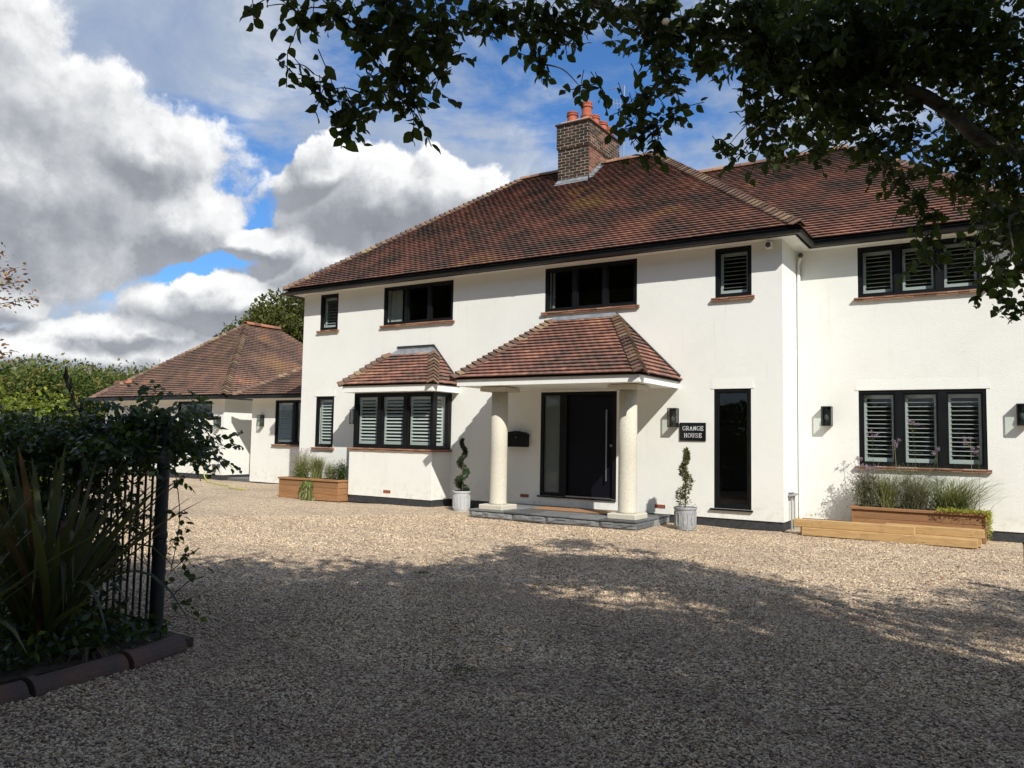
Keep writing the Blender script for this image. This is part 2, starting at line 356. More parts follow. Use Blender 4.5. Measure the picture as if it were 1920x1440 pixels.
def tag(o, label, cat, group=None):
    o['label'] = label; o['category'] = cat
    if group: o['group'] = group
    return o
def inst(name, me, parent, mat4):
    o = bpy.data.objects.new(name, me); COL.objects.link(o); o.parent = parent
    m4 = mat4.copy(); m4.translation = m4.translation - wloc(parent); o.matrix_local = m4; return o

LEAF_HI = (np.array([(0, 0, 0), (.27, .20, .05), (.35, .45, .07), (.22, .74, .05), (0, 1, -.10), (-.22, .74, .05), (-.35, .45, .07), (-.27, .20, .05), (0, .5, 0)], float),
           np.array([(0, 1, 2, 8), (8, 2, 3, 4), (0, 8, 6, 7), (8, 4, 5, 6)]))
LEAF_LO = (np.array([(0, 0, 0), (.28, .45, .06), (0, 1, -.05), (-.28, .45, .06)], float), np.array([(0, 1, 2, 3)]))
LEAF_THIN = (np.array([(0, 0, 0), (.14, .4, .04), (0, 1, -.08), (-.14, .4, .04)], float), np.array([(0, 1, 2, 3)]))
def leaves(name, P, D, size, mat, parent=None, tmpl=LEAF_LO, up=None, rnd=None, kind=None, tilt=.6):
    P = np.asarray(P, float); D = np.asarray(D, float); n = len(P)
    D /= np.linalg.norm(D, axis=1)[:, None] + 1e-9
    up = RNG.normal(0, tilt, (n, 3)) + np.array([0, 0, 1.0]) if up is None else up
    X = np.cross(D, up); X /= np.linalg.norm(X, axis=1)[:, None] + 1e-9; Z = np.cross(X, D)
    size = np.broadcast_to(np.asarray(size, float), (n,)); v, f = tmpl
    W = P[:, None, :] + size[:, None, None]*(v[None, :, 0:1]*X[:, None, :] + v[None, :, 1:2]*D[:, None, :] + v[None, :, 2:3]*Z[:, None, :])
    F = (f[None] + (np.arange(n)*len(v))[:, None, None]).reshape(-1, f.shape[1])
    rnd = RNG.random(n) if rnd is None else rnd
    return npmesh(name, W.reshape(-1, 3), F, mat, parent, kind, np.repeat(rnd, len(f)))
def sprays(centers, radii, per_m2, tw_len, nleaf, droop=.35):
    """twigs through a cluster; returns twig segments, leaf points and leaf directions"""
    segs = []; LP = []; LD = []
    for c, r in zip(centers, radii):
        k = max(2, int(per_m2*r*r)); c = V(c)
        for _ in range(k):
            o = c + V((random.gauss(0, .42), random.gauss(0, .42), random.gauss(0, .42)))*r
            d = V((random.gauss(0, 1), random.gauss(0, 1), random.gauss(-droop, .6))).normalized(); L = tw_len*random.uniform(.6, 1.2)
            o = o - d*L*.5; q = o + d*L + V((0, 0, -droop*L*.3)); segs.append((o, (o+q)/2 + V((0, 0, .04*L)), q))
            for i in range(nleaf):
                t = (i+.7)/nleaf; p = o.lerp(q, t) + V([random.gauss(0, .006) for _ in range(3)])
                side = d.cross(V((0, 0, 1))).normalized()*(1 if i % 2 else -1)
                LP.append(p); LD.append(d*.6 + side*random.uniform(.3, 1.1) + V((0, 0, random.uniform(-.9, .25))))
    return segs, LP, LD

# ================================================================ GROUND
g = MB().add([(-600, -120, -.07), (300, -120, -.07), (300, 700, -.07), (-600, 700, -.07)], [(0, 1, 2, 3)]).build('ground', M['grass'], kind='structure')
# gravel drive, gently uneven
def drive_z(x, y):
    return .012*math.sin(x*1.3+y*.7) + .010*math.sin(y*2.1-x*.5+1) + .006*math.sin(x*4.1+y*3.3)
xs = np.arange(-32, 8.01, .25); ys = np.arange(-6, 17.6, .25)
vv = [(x, y, drive_z(x, y)-.004) for y in ys for x in xs]; nx = len(xs)
ff = [(j*nx+i, j*nx+i+1, (j+1)*nx+i+1, (j+1)*nx+i) for j in range(len(ys)-1) for i in range(nx-1)]
npmesh('gravel_drive', vv, ff, M['gravel'], None, 'structure', smooth=True)
# loose pebbles: dense near the gate, thinner further away
pts = []
for (n, r0, r1, up) in ((70000, 2.2, 4.8, 0), (80000, 4.8, 8.5, 0), (80000, 8.5, 15.5, 0)):
    r = np.sqrt(RNG.uniform(r0*r0, r1*r1, n)); a = RNG.uniform(R(-74), R(8), n)
    x = r*np.sin(a); y = r*np.cos(a)
    keep = (y < 13.9) & ~((x < -5.0) & (y < 3.8)) & ~((x > -9) & (x < -5.2) & (y > 12.4)) & ~((x < -10.4) & (x > -13) & (y > 13.3))
    x, y = x[keep], y[keep]
    z = .012*np.sin(x*1.3+y*.7) + .010*np.sin(y*2.1-x*.5+1) + .006*np.sin(x*4.1+y*3.3)
    pts.append(np.stack([x, y, z], 1))
pts = np.concatenate(pts)
me = bpy.data.meshes.new('gravel_stones'); me.vertices.add(len(pts)); me.vertices.foreach_set('co', pts.astype(np.float32).ravel()); me.update()
gs = bpy.data.objects.new('gravel_stones', me); COL.objects.link(gs); gs['kind'] = 'stuff'
ng = bpy.data.node_groups.new('gravel_scatter', 'GeometryNodeTree')
ng.interface.new_socket('Geometry', in_out='INPUT', socket_type='NodeSocketGeometry'); ng.interface.new_socket('Geometry', in_out='OUTPUT', socket_type='NodeSocketGeometry')
gi = ng.nodes.new('NodeGroupInput'); go = ng.nodes.new('NodeGroupOutput')
ico = ng.nodes.new('GeometryNodeMeshIcoSphere'); ico.inputs['Radius'].default_value = .0105; ico.inputs['Subdivisions'].default_value = 1
mt_ = ng.nodes.new('GeometryNodeSetMaterial'); mt_.inputs['Material'].default_value = M['pebble']
ip = ng.nodes.new('GeometryNodeInstanceOnPoints')
rs = ng.nodes.new('FunctionNodeRandomValue'); rs.data_type = 'FLOAT_VECTOR'; rs.inputs[0].default_value = (.45, .35, .22); rs.inputs[1].default_value = (1.75, 1.1, .7)
rr = ng.nodes.new('FunctionNodeRandomValue'); rr.data_type = 'FLOAT_VECTOR'; rr.inputs[0].default_value = (-.5, -.5, 0); rr.inputs[1].default_value = (.5, .5, 6.28)
L = ng.links
L.new(gi.outputs[0], ip.inputs['Points']); L.new(ico.outputs[0], mt_.inputs[0]); L.new(mt_.outputs[0], ip.inputs['Instance'])
L.new(rs.outputs[0], ip.inputs['Scale']); L.new(rr.outputs[0], ip.inputs['Rotation']); L.new(ip.outputs[0], go.inputs[0])
gm = gs.modifiers.new('scatter', 'NODES'); gm.node_group = ng

# ================================================================ HOUSE
X0, X1, YM, YW, XWR = -15.38, -3.305, 14.0, 15.12, .46
TOPZ = 5.14; PZ = .16
U = (4.171, 5.10); L1 = 2.496
EX = (1, 0, 0); NY = (0, -1, 0); EY = (0, 1, 0); NX = (1, 0, 0)
house = thing('white_house', 'two-storey white rendered house with black windows and red-brown clay tile hipped roofs', 'house', (-8, 14, 0))

def wall_mb(mb, o, u, n, length, z0, z1, holes, th=.28):
    """wall running along u from o, with real window openings"""
    us = sorted({0, length} | {a for h in holes for a in h[:2]}); zs = sorted({z0, z1} | {a for h in holes for a in h[2:]})
    for i in range(len(us)-1):
        j = 0
        while j < len(zs)-1:
            def solid(jj): return not any(h[0]-1e-6 <= us[i] and us[i+1] <= h[1]+1e-6 and h[2]-1e-6 <= zs[jj] and zs[jj+1] <= h[3]+1e-6 for h in holes)
            if not solid(j): j += 1; continue
            k = j
            while k+1 < len(zs)-1 and solid(k+1): k += 1
            mb.ob(o, u, n, (us[i], us[i+1]), (-th, 0), (zs[j], zs[k+1])); j = k+1
WIN_MAIN = dict(small_up=(-14.79, -14.16, U[0], U[1]), w2=(-12.643, -10.552, *U), w3=(-8.149, -6.068, *U), w4=(-4.514, -3.844, *U),
                tall=(-4.535, -3.860, .333, L1), door=(-8.208, -6.479, .364, L1), n1=(-14.836, -14.195, 1.218, L1))
h = [(a-X0, b-X0, c, d) for a, b, c, d in WIN_MAIN.values()] + [(-12.75-X0, -10.75-X0, 1.2, 2.5)]
mb = MB(); wall_mb(mb, (X0, YM, 0), EX, NY, X1-X0, PZ, TOPZ+.06, h); mb.build('main_wall', M['wall'], house)
mb = MB(); wall_mb(mb, (X1, YM+.28, 0), EY, NX, YW-YM, PZ, TOPZ+.06, []); mb.build('return_wall', M['wall'], house)
WIN_W = dict(w5=(-2.243, -.309, *U), w6=(-2.255, -.291, 1.151, L1))
h = [(a-X1, b-X1, c, d) for a, b, c, d in WIN_W.values()]
mb = MB(); wall_mb(mb, (X1, YW, 0), EX, NY, XWR-X1, PZ, TOPZ+.06, h); mb.build('wing_wall', M['wall'], house)
mb = MB(); mb.box((X0+.002, X0+.28), (YM+.28, 22.2), (PZ, TOPZ+.06)); mb.box((XWR-.28, XWR-.002), (YW+.28, 22.2), (PZ, TOPZ+.06)); mb.box((X0, XWR), (22.2, 22.4), (PZ, TOPZ+.06))
mb.build('outer_wall', M['wall'], house)
mb = MB(); mb.box((X0+.28, XWR-.28), (16.9, 17.0), (.2, TOPZ)); mb.box((X0+.28, X1-.28), (YM+.28, 16.9), (.2, .3)); mb.box((X0+.28, XWR-.28), (15.4, 16.9), (2.6, 2.8)); mb.box((X0+.28, X1-.28), (YM+.28, 15.4), (2.62, 2.78))
for xx in (-13.5, -9.6, -5.5, -3.75): mb.box((xx, xx+.1), (YM+.3, 16.9), (.3, 5.1))
mb.build('interior_walls', M['dull'], house)
mb = MB()
mb.box((X0+.02, X1-.02), (YM+.02, YM+.26), (0, PZ+.002)); mb.box((X1-.26, X1-.02), (YM+.27, YW), (0, PZ+.002)); mb.box((X1-.02, XWR-.02), (YW+.02, YW+.26), (0, PZ+.002))
mb.box((X0+.02, X0+.26), (YM+.27, 22.2), (0, PZ+.002)); mb.box((XWR-.26, XWR-.02), (YW+.27, 22.2), (0, PZ+.002))
mb.build('plinth', M['plinth'], house)

# ---------------------------------------------------------------- windows
def window(parent, o, u, n, a0, a1, z0, z1, lights=1, shut=True, tilt=12, sill=True, curtain=None, fr=.05, mull=.075, label=None, glass='glass', sillw=.07, sill_ext=.06, topdark=0):
    """frame mesh is the part; panes, shutters, slats and sill are its children"""
    u, n = V(u), V(n); f = MB(); o = V(o); dd = (-.085, -.012)
    f.ob(o, u, n, (a0, a1), dd, (z0, z0+fr)); f.ob(o, u, n, (a0, a1), dd, (z1-fr-topdark, z1))
    f.ob(o, u, n, (a0, a0+fr), dd, (z0+fr, z1-fr-topdark)); f.ob(o, u, n, (a1-fr, a1), dd, (z0+fr, z1-fr-topdark))
    W = (a1-a0-2*fr-(lights-1)*mull)/lights; cells = []
    for i in range(lights):
        s = a0+fr+i*(W+mull); e = s+W
        if i: f.ob(o, u, n, (s-mull, s), dd, (z0+fr, z1-fr-topdark))
        d2 = (-.075, -.026); b = .032; zb, zt = z0+fr, z1-fr-topdark     # sash
        f.ob(o, u, n, (s+.003, e-.003), d2, (zb+.003, zb+b)); f.ob(o, u, n, (s+.003, e-.003), d2, (zt-b, zt-.003)); f.ob(o, u, n, (s+.003, s+b), d2, (zb+b, zt-b)); f.ob(o, u, n, (e-b, e-.003), d2, (zb+b, zt-b))
        cells.append((s+b, e-b, zb+b, zt-b))
    w_ = f.build('window', M['black'], parent, label=label)
    for ci, (s, e, zb, zt) in enumerate(cells):
        MB().ob(o, u, n, (s, e), (-.062, -.052), (zb, zt)).build('pane', M[glass], w_)
        if shut:
            st = .038; c = MB(); D = (-.155, -.125)
            c.ob(o, u, n, (s-.01, s+st), D, (zb, zt)); c.ob(o, u, n, (e-st, e+.01), D, (zb, zt)); c.ob(o, u, n, (s+st, e-st), D, (zb, zb+.07)); c.ob(o, u, n, (s+st, e-st), D, (zt-.06, zt))
            c.build('shutter_frame', M['slat'], w_)
            pitch = .076; k = int((zt-zb-.15)/pitch); p0 = zb+.07+((zt-zb-.13)-(k-1)*pitch)/2
            t = R(tilt); w2 = .032; L = e-s-2*st-.004; cx = (s+e)/2
            sm = bpy.data.meshes.get('slat_%d_%d' % (round(L*1000), tilt))
            if sm is None:
                q = MB(); ca, sa = math.cos(t)*w2, math.sin(t)*w2; th = .0045
                vs = [(x*L/2, y, z) for x in (-1, 1) for (y, z) in ((-ca, -sa-th*.3), (0, -th), (ca, sa-th*.3), (ca, sa+th*.3), (0, th), (-ca, -sa+th*.3))]
                q.add(vs, [(0, 1, 2, 3, 4, 5), (11, 10, 9, 8, 7, 6)] + [(i, i+6, (i+1) % 6+6, (i+1) % 6) for i in range(6)], 0)
                sm = q.mesh('slat_%d_%d' % (round(L*1000), tilt), M['slat'])
            for i in range(k):
                m4 = Matrix(((u.x, -n.x, 0, 0), (u.y, -n.y, 0, 0), (0, 0, 1, 0), (0, 0, 0, 1)))
                m4.translation = o + u*cx + n*-.14 + V((0, 0, p0+i*pitch)); inst('slat', sm, w_, m4)
        if curtain and ci in curtain:
            s2, e2 = curtain[ci]; c = MB(); N = 40; vs = []
            for i in range(N+1):
                x = s + (e-s)*(s2+(e2-s2)*i/N); d = -.20+.018*math.sin(i*1.5)
                for z in (zb-.02, zt+.02): vs.append(o + u*x + n*d + V((0, 0, z)))
            c.add(vs, [(2*i, 2*i+2, 2*i+3, 2*i+1) for i in range(N)]).build('curtain', M['curtain'], w_)
    if sill:
        sm = MB(); x = a0-sill_ext; end = a1+sill_ext
        while x < end-.02:
            wd = min(.165*random.uniform(.95, 1.04), end-x); dz = random.uniform(-.003, .003)
            for (zz, pr) in ((-.028, 0), (-.056, -.012)):
                sm.ob(o, u, n, (x+.002, x+wd-.002), (-.08, sillw+pr+random.uniform(-.003, .003)), (z0+zz+dz+.002, z0+zz+.026+dz))
            x += wd
        sm.build('sill', M['sill'], w_)
    return w_
O = (0, YM, 0); OW = (0, YW, 0)
W_ = WIN_MAIN
window(house, O, EX, NY, *W_['small_up'], 1, True, 20)
window(house, O, EX, NY, *W_['w2'], 3, False, curtain={0: (0, .62), 2: (.86, 1.0)})
window(house, O, EX, NY, *W_['w3'], 3, False, curtain={0: (0, .08)})
window(house, O, EX, NY, *W_['w4'], 1, True, 6)
window(house, O, EX, NY, *W_['n1'], 1, True, 38)
tw = window(house, O, EX, NY, *W_['tall'], 1, False, sill=False)
MB().ob(O, EX, NY, (-4.60, -3.83), (-.08, .045), (.300, .331)).build('sill', M['black'], tw)
window(house, OW, EX, NY, *WIN_W['w5'], 3, True, 4, mull=.10)
window(house, OW, EX, NY, *WIN_W['w6'], 3, True, 8, mull=.12)
# bell-cast render drips over the ground floor openings
for (a, b, oo) in ((W_['n1'][0], W_['n1'][1], O), (W_['tall'][0], W_['tall'][1], O), (WIN_W['w6'][0], WIN_W['w6'][1], OW)):
    q = MB(); y = oo[1]; e = .06
    q.add([(a-e, y-.009, L1+.004), (b+e, y-.009, L1+.004), (b+e, y+.01, L1+.004), (a-e, y+.01, L1+.004), (a-e*.4, y-.001, L1+.20), (b+e*.4, y-.001, L1+.20)],
          [(0, 1, 2, 3)[::-1], (0, 1, 5, 4), (0, 4, 3), (1, 2, 5), (3, 4, 5, 2)]).build('render_drip', M['wall'], house)

# ---------------------------------------------------------------- door
dx0, dx1, dz0, dz1 = W_['door']
f = MB(); dd = (-.10, -.01)
f.ob(O, EX, NY, (dx0, dx1), dd, (dz1-.07, dz1)); f.ob(O, EX, NY, (dx0, dx0+.07), dd, (dz0, dz1-.07)); f.ob(O, EX, NY, (dx1-.09, dx1), dd, (dz0, dz1-.07))
f.ob(O, EX, NY, (-7.76, -7.60), dd, (dz0, dz1-.07)); f.ob(O, EX, NY, (dx0+.07, -7.76), dd, (dz0, dz0+.07))
f.ob(O, EX, NY, (dx0-.05, dx1), (-.02, .03), (dz0-.03, dz0-.002))
door = f.build('front_door', M['black'], house)
MB().ob(O, EX, NY, (dx0+.07, -7.76), (-.07, -.06), (dz0+.07, dz1-.07)).build('pane', M['frosted'], door)
l = MB(); l.ob(O, EX, NY, (-7.598, dx1-.092), (-.13, -.075), (dz0+.03, dz1-.072)); l.build('door_leaf', M['door'], door, bevel=.004)
hb = MB(); hb.tube([(-6.70, YM-.0+.01, .72), (-6.70, YM+.01, 2.13)], .016, 8)
for z in (.95, 1.9): hb.tube([(-6.70, YM+.01, z), (-6.70, YM+.08, z)], .010, 6)
hb.build('door_handle', M['metal'], door, smooth=False)
MB().tube([(-6.62, YM+.045, 1.42), (-6.62, YM+.085, 1.42)], .025, 10).build('lock', M['metal'], door)
MB().ob(O, EX, NY, (-7.59, dx1-.10), (-.10, .012), (dz0+.001, dz0+.026)).build('threshold', M['metal'], door)

# ---------------------------------------------------------------- roofs
def lerp(a, b, t): return a + (b-a)*t
TILEMESH = {}
def tile_shape(w, g, jit=True):
    """plain clay tile, origin at the middle of its lower edge, x along the eave, y up the slope, z off the roof"""
    a = w/2-.002; L = g*1.22; c = .004
    j = (lambda: random.uniform(-.0025, .0025)) if jit else (lambda: 0)
    h1, h2 = .058+j(), .058+j(); y1, y2 = j()*1.4, j()*1.4; th = .019
    v = [(-a, y1, h1-th), (a, y2, h2-th), (a, L, .004), (-a, L, .004), (-a, y1, h1), (0, (y1+y2)/2, (h1+h2)/2+c), (a, y2, h2), (a, L, .016), (0, L, .016+c), (-a, L, .016)]
    f = [(0, 1, 6, 5, 4), (4, 5, 8, 9), (5, 6, 7, 8), (1, 2, 7, 6), (3, 0, 4, 9)]
    return v, f
def roof_face(A, B, C, D, roofpart, mat, g=.117, w=.165, single=None, mb=None, skip=None):
    A, B, C, D = map(V, (A, B, C, D)); uu = (B-A).normalized(); nn = (B-A).cross(D-A).normalized(); s = nn.cross(uu)
    SL = (D-A).dot(s); k = max(1, round(SL/g)); g = SL/k
    for i in range(k):
        t = i/k; l = lerp(A, D, t); r = lerp(B, C, t); o0 = (l-A).dot(uu); o1 = (r-A).dot(uu)
        x = math.floor(o0/w)*w - (w/2 if i % 2 else 0)
        while x < o1:
            a, b = max(x, o0), min(x+w, o1)
            if b-a > .03:
                c = A + uu*((a+b)/2) + s*(g*i)
                if not (skip and skip(c)):
                    m4 = Matrix(((uu.x, s.x, nn.x, 0), (uu.y, s.y, nn.y, 0), (uu.z, s.z, nn.z, 0), (0, 0, 0, 1))); m4.translation = c
                    if single is not None and single['n'] < single['max'] and b-a > w*.98:
                        key = random.randrange(8)
                        if key not in single['me']:
                            q = MB(); v, f = tile_shape(w, g); q.add(v, f, 0); single['me'][key] = q.mesh('roof_tile', mat)
                        inst('roof_tile', single['me'][key], roofpart, m4); single['n'] += 1
                    else:
                        v, f = tile_shape(b-a, g); mb.add([m4 @ V(p) for p in v], f)
            x += w
    return mb
def hip(P0, P1, dl, dr, mb, g=.117, slope=None, w=.15):
    """bonnet tiles up a hip; dl, dr are the downhill-ish directions lying in the two roof planes, square to the hip"""
    P0, P1 = V(P0), V(P1); d = (P1-P0); Ln = d.length; d.normalize(); dl, dr = V(dl).normalized(), V(dr).normalized(); up = -(dl+dr).normalized()
    k = max(2, round((slope or Ln)/g)); step = Ln/k
    for i in range(k):
        c = P0 + d*(i*step - .02); q = []
        for (sft, hh) in ((-.02, .105), (step*1.35, .045)):
            for (a, b) in ((1, 0), (.52, .0), (.0, -1), (.52, .0), (1, 0)): pass
            base = c + d*sft + up*hh; j = random.uniform(-.004, .004)
            arc = [base + dl*w, base + dl*w*.5 + up*.012, base + up*.022, base + dr*w*.5 + up*.012, base + dr*w]
            q += [p + up*j for p in arc] + [p - up*.022 for p in arc]
        F = [(0, 1, 6, 5), (1, 2, 7, 6), (2, 3, 8, 7), (3, 4, 9, 8), (0, 10, 11, 1), (1, 11, 12, 2), (2, 12, 13, 3), (3, 13, 14, 4), (0, 5, 15, 10), (4, 14, 19, 9)]
        mb.add(q, F)
def ridge(P0, P1, mb, r=.11, L=.33):
    P0, P1 = V(P0), V(P1); d = P1-P0; k = max(1, round(d.length/L)); n = 8
    side = d.cross(V((0, 0, 1))).normalized()
    for i in range(k):
        a = P0 + d*(i/k) ; b = P0 + d*((i+.97)/k); q = []
        for p in (a, b):
            j = random.uniform(0, .008)
            for rr_ in (r, r-.018):
                for t in range(n+1):
                    an = math.pi*(t/n)*1.0; q.append(p + side*math.cos(an)*rr_ + V((0, 0, math.sin(an)*rr_*.9 - .02 + j)))
        m_ = n+1
        F = [(t, t+1, 2*m_+t+1, 2*m_+t) for t in range(n)] + [(t, m_+t, m_+t+1, t+1) for t in range(n)] + [(2*m_+t, 2*m_+t+1, 3*m_+t+1, 3*m_+t) for t in range(n)]
        mb.add(q, F)
TP = 3.45/4.4
def plane_dirs(nl, nr, d):
    """directions square to hip direction d inside each plane (given normals), pointing down"""
    out = []
    for n in (nl, nr):
        v = V(n).cross(V(d)); v = -v if v.z > 0 else v; out.append(v)
    return out
ex0, ex1, ey, ez = X0-.34, X1+.34, YM-.34, 5.25
RUN = 4.4; RZ = ez+RUN*TP
pA, pB, pL, pR = V((ex0, ey, ez)), V((ex1, ey, ez)), V((ex0+RUN, ey+RUN, RZ)), V((ex1-RUN, ey+RUN, RZ))
bA, bB = V((ex0, ey+2*RUN, ez)), V((ex1, ey+2*RUN, ez))
CH = (-9.74, -8.86, 17.3, 19.08)          # chimney plan
inch = lambda c: CH[0]-.02 < c.x < CH[1]+.02 and c.y > CH[2]-.03
def slopes(mb, faces):
    for F in faces: mb.add([V(p)-V((0, 0, .012)) for p in F], [tuple(range(len(F)))])
    return mb
rf = slopes(MB(), [(pA, pB, pR, pL), (bB, bA, pL, pR), (bA, pA, pL), (pB, bB, pR)]).build('main_roof', M['under'], house)
mb = MB(); roof_face(pA, pB, pR, pL, rf, M['tile'], mb=mb, skip=inch); roof_face(bA, pA, pL, pL, rf, M['tile'], mb=mb); roof_face(pB, bB, pR, pR, rf, M['tile'], mb=mb); roof_face(bB, bA, pL, pR, rf, M['tile'], g=.25, w=.5, mb=mb)
mb.build('roof_tiles', M['tile'], rf, kind='stuff')
nF = V((0, -TP, 1)); nB = V((0, TP, 1)); nLf = V((-TP, 0, 1)); nRt = V((TP, 0, 1))
mb = MB(); SLP = RUN*math.hypot(1, TP)
for (a, b, n1, n2) in ((pA, pL, nLf, nF), (pB, pR, nF, nRt), (bA, pL, nB, nLf), (bB, pR, nRt, nB)): hip(a, b, *plane_dirs(n1, n2, b-a), mb, slope=SLP)
mb.build('hip_tiles', M['bonnet'], rf, kind='stuff')
mb = MB(); ridge(pL+V((0, 0, .04)), pR+V((0, 0, .04)), mb); mb.build('ridge_tiles', M['ridge_d'], rf, kind='stuff')
# wing roof
wy = YW-.34; WR = 3.7; wzr = ez+WR*TP; wx1 = -2.9+WR
wA, wB, wR_ = V((ex1, wy, ez)), V((wx1, wy, ez)), V((-2.9, wy+WR, wzr)); wL = V((ex1-WR, wy+WR, wzr)); wbB = V((wx1, wy+2*WR, ez)); wbA = V((ex1, wy+2*WR, ez))
rf2 = slopes(MB(), [(wA, wB, wR_, wL), (wB, wbB, wR_), (wbB, wbA, wL, wR_)]).build('wing_roof', M['under'], house)
mb = MB(); roof_face(wA, wB, wR_, wL, rf2, M['tile'], mb=mb); roof_face(wB, wbB, wR_, wR_, rf2, M['tile'], mb=mb); roof_face(wbB, wbA, wL, wR_, rf2, M['tile'], g=.25, w=.5, mb=mb)
mb.build('roof_tiles', M['tile'], rf2, kind='stuff')
mb = MB(); hip(wB, wR_, *plane_dirs(nF, nRt, wR_-wB), mb, slope=WR*math.hypot(1, TP)); mb.build('hip_tiles', M['bonnet'], rf2, kind='stuff')
mb = MB(); ridge(wL+V((0, 0, .04)), wR_+V((0, 0, .04)), mb); mb.build('ridge_tiles', M['ridge_d'], rf2, kind='stuff')
# soffits, fascias and gutters
mb = MB()
mb.box((ex0+.06, ex1-.06), (ey+.06, YM+.1), (TOPZ, TOPZ+.03)); mb.box((X1-.1, ex1-.06), (YM+.1, wy+.08), (TOPZ, TOPZ+.03)); mb.box((X1-.1, wx1-.06), (wy+.08, YW+.1), (TOPZ, TOPZ+.03))
mb.box((ex0+.06, X0+.1), (YM+.1, 22.4), (TOPZ, TOPZ+.03)); mb.box((XWR-.1, wx1-.06), (YW+.1, 22.4), (TOPZ, TOPZ+.03))
mb.build('soffit', M['trim'], house)
mb = MB()
mb.box((ex0+.04, ex1-.02), (ey+.04, ey+.058), (5.11, 5.25)); mb.box((ex1-.058, ex1-.04), (ey+.058, wy+.04), (5.11, 5.25)); mb.box((ex1-.04, wx1-.04), (wy+.04, wy+.058), (5.11, 5.25)); mb.box((ex0+.04, ex0+.058), (ey+.058, 22.4), (5.11, 5.25))
mb.build('fascia', M['gutter'], house)
def gutter(pts, mb, r=.058):
    """half-round gutter swept along an eave; pts at its centre line top"""
    pts = [V(p) for p in pts]; n = 7; vs = []; m_ = n+1
    for i, p in enumerate(pts):
        d0 = (pts[i]-pts[i-1]).normalized() if i else None; d1 = (pts[i+1]-pts[i]).normalized() if i < len(pts)-1 else None
        if d0 and d1:
            s0 = V((d0.y, -d0.x, 0)); s1 = V((d1.y, -d1.x, 0)); sd = (s0+s1); sd = sd/ (sd.length**2/2)
        else: d = d0 or d1; sd = V((d.y, -d.x, 0))
        for rr_ in (r, r-.006):
            for k in range(m_):
                a = math.pi*k/n; vs.append(p + sd*(-math.cos(a)*rr_) + V((0, 0, -math.sin(a)*rr_)))
    F = []
    for i in range(len(pts)-1):
        b0, b1 = i*2*m_, (i+1)*2*m_
        for k in range(n): F += [(b0+k, b0+k+1, b1+k+1, b1+k), (b0+m_+k, b1+m_+k, b1+m_+k+1, b0+m_+k+1)]
        F += [(b0, b1, b1+m_, b0+m_), (b0+n, b0+m_+n, b1+m_+n, b1+n)]
    e = (len(pts)-1)*2*m_; F += [tuple(range(m_)), tuple(e+k for k in range(m_))]
    mb.add(vs, F)
    for i in range(len(pts)-1):          # joint collars
        d = pts[i+1]-pts[i]; k = int(d.length/2)
        for j in range(1, k+1):
            c = pts[i] + d*(j/(k+1)); dn = d.normalized(); sd = V((dn.y, -dn.x, 0)); q = []
            for e_ in (-.04, .04):
                for t in range(m_): a = math.pi*t/n; q.append(c + dn*e_ + sd*(-math.cos(a)*(r+.006)) + V((0, 0, -math.sin(a)*(r+.006)+.002)))
            mb.add(q, [(t, t+1, m_+t+1, m_+t) for t in range(n)] + [tuple(range(m_)), tuple(m_+t for t in range(m_))])
mb = MB(); gz = 5.165; gutter([(ex0-.02, 21, gz), (ex0-.02, ey-.02, gz), (ex1+.02, ey-.02, gz), (ex1+.02, wy-.02, gz), (wx1, wy-.02, gz)], mb); mb.build('gutter', M['gutter'], house)

# ---------------------------------------------------------------- bay window
bx0, bx1, by = -12.97, -10.53, 13.33
mb = MB(); mb.box((bx0, bx1), (by, by+.25), (PZ, 1.22)); mb.box((bx1-.25, bx1), (by+.25, YM), (PZ, 1.22)); mb.box((bx0, bx0+.25), (by+.25, YM), (PZ, 1.22))
bay = mb.build('bay_wall', M['wall'], house)
mb = MB(); mb.box((bx0+.015, bx1-.015), (by+.015, by+.2), (0, PZ+.002)); mb.box((bx1-.2, bx1-.015), (by+.2, YM), (0, PZ+.002)); mb.box((bx0+.015, bx0+.2), (by+.2, YM), (0, PZ+.002)); mb.build('plinth', M['plinth'], house)
BO = (0, by, 0)
window(house, BO, EX, NY, bx0+.10, bx1-.0, 1.249, 2.506, 3, True, 40, sill=False, mull=.09, fr=.06, label='bay front window with three shuttered lights')
window(house, (bx1+.01, by, 0), EY, NX, .09, .60, 1.249, 2.506, 1, True, 40, sill=False, fr=.05, label='narrow side light of the bay')
mb = MB(); mb.box((bx0+.10, bx0+.16), (by+.09, YM), (1.249, 2.506)); mb.box((bx1-.07, bx1+.0), (by+.09, by+.10), (1.249, 2.506)); mb.box((bx1-.08, bx1+.005), (by+.60, YM), (1.249, 2.506)); mb.build('window_frame', M['black'], house)
mb = MB(); x = bx0-.02
while x < bx1+.05:
    wd = min(.165, bx1+.06-x)
    for zz, pr in ((1.222, .05), (1.194, .035)): mb.box((x+.002, x+wd-.002), (by-pr+random.uniform(-.003, .003), by+.1), (zz, zz+.026))
    x += .165
y = by+.1
while y < YM-.05:
    for zz, pr in ((1.222, .05), (1.194, .035)): mb.box((bx1-.1, bx1+pr), (y+.002, min(y+.165, YM)-.002), (zz, zz+.026))
    y += .165
mb.build('bay_sill', M['sill'], house)
mb = MB(); mb.box((bx0+.0, bx1+.20), (13.05, 13.075), (2.515, 2.66)); mb.box((bx1+.175, bx1+.20), (13.075, YM), (2.515, 2.66)); mb.box((bx0, bx0+.025), (13.075, YM), (2.515, 2.66)); mb.box((bx0+.025, bx1+.175), (13.075, YM), (2.513, 2.53))
mb.build('bay_fascia', M['trim'], house)
a_, b_, c_, d_ = V((bx0-.03, 13.02, 2.665)), V((bx1+.22, 13.02, 2.665)), V((-11.06, YM, 3.54)), V((-12.16, YM, 3.54))
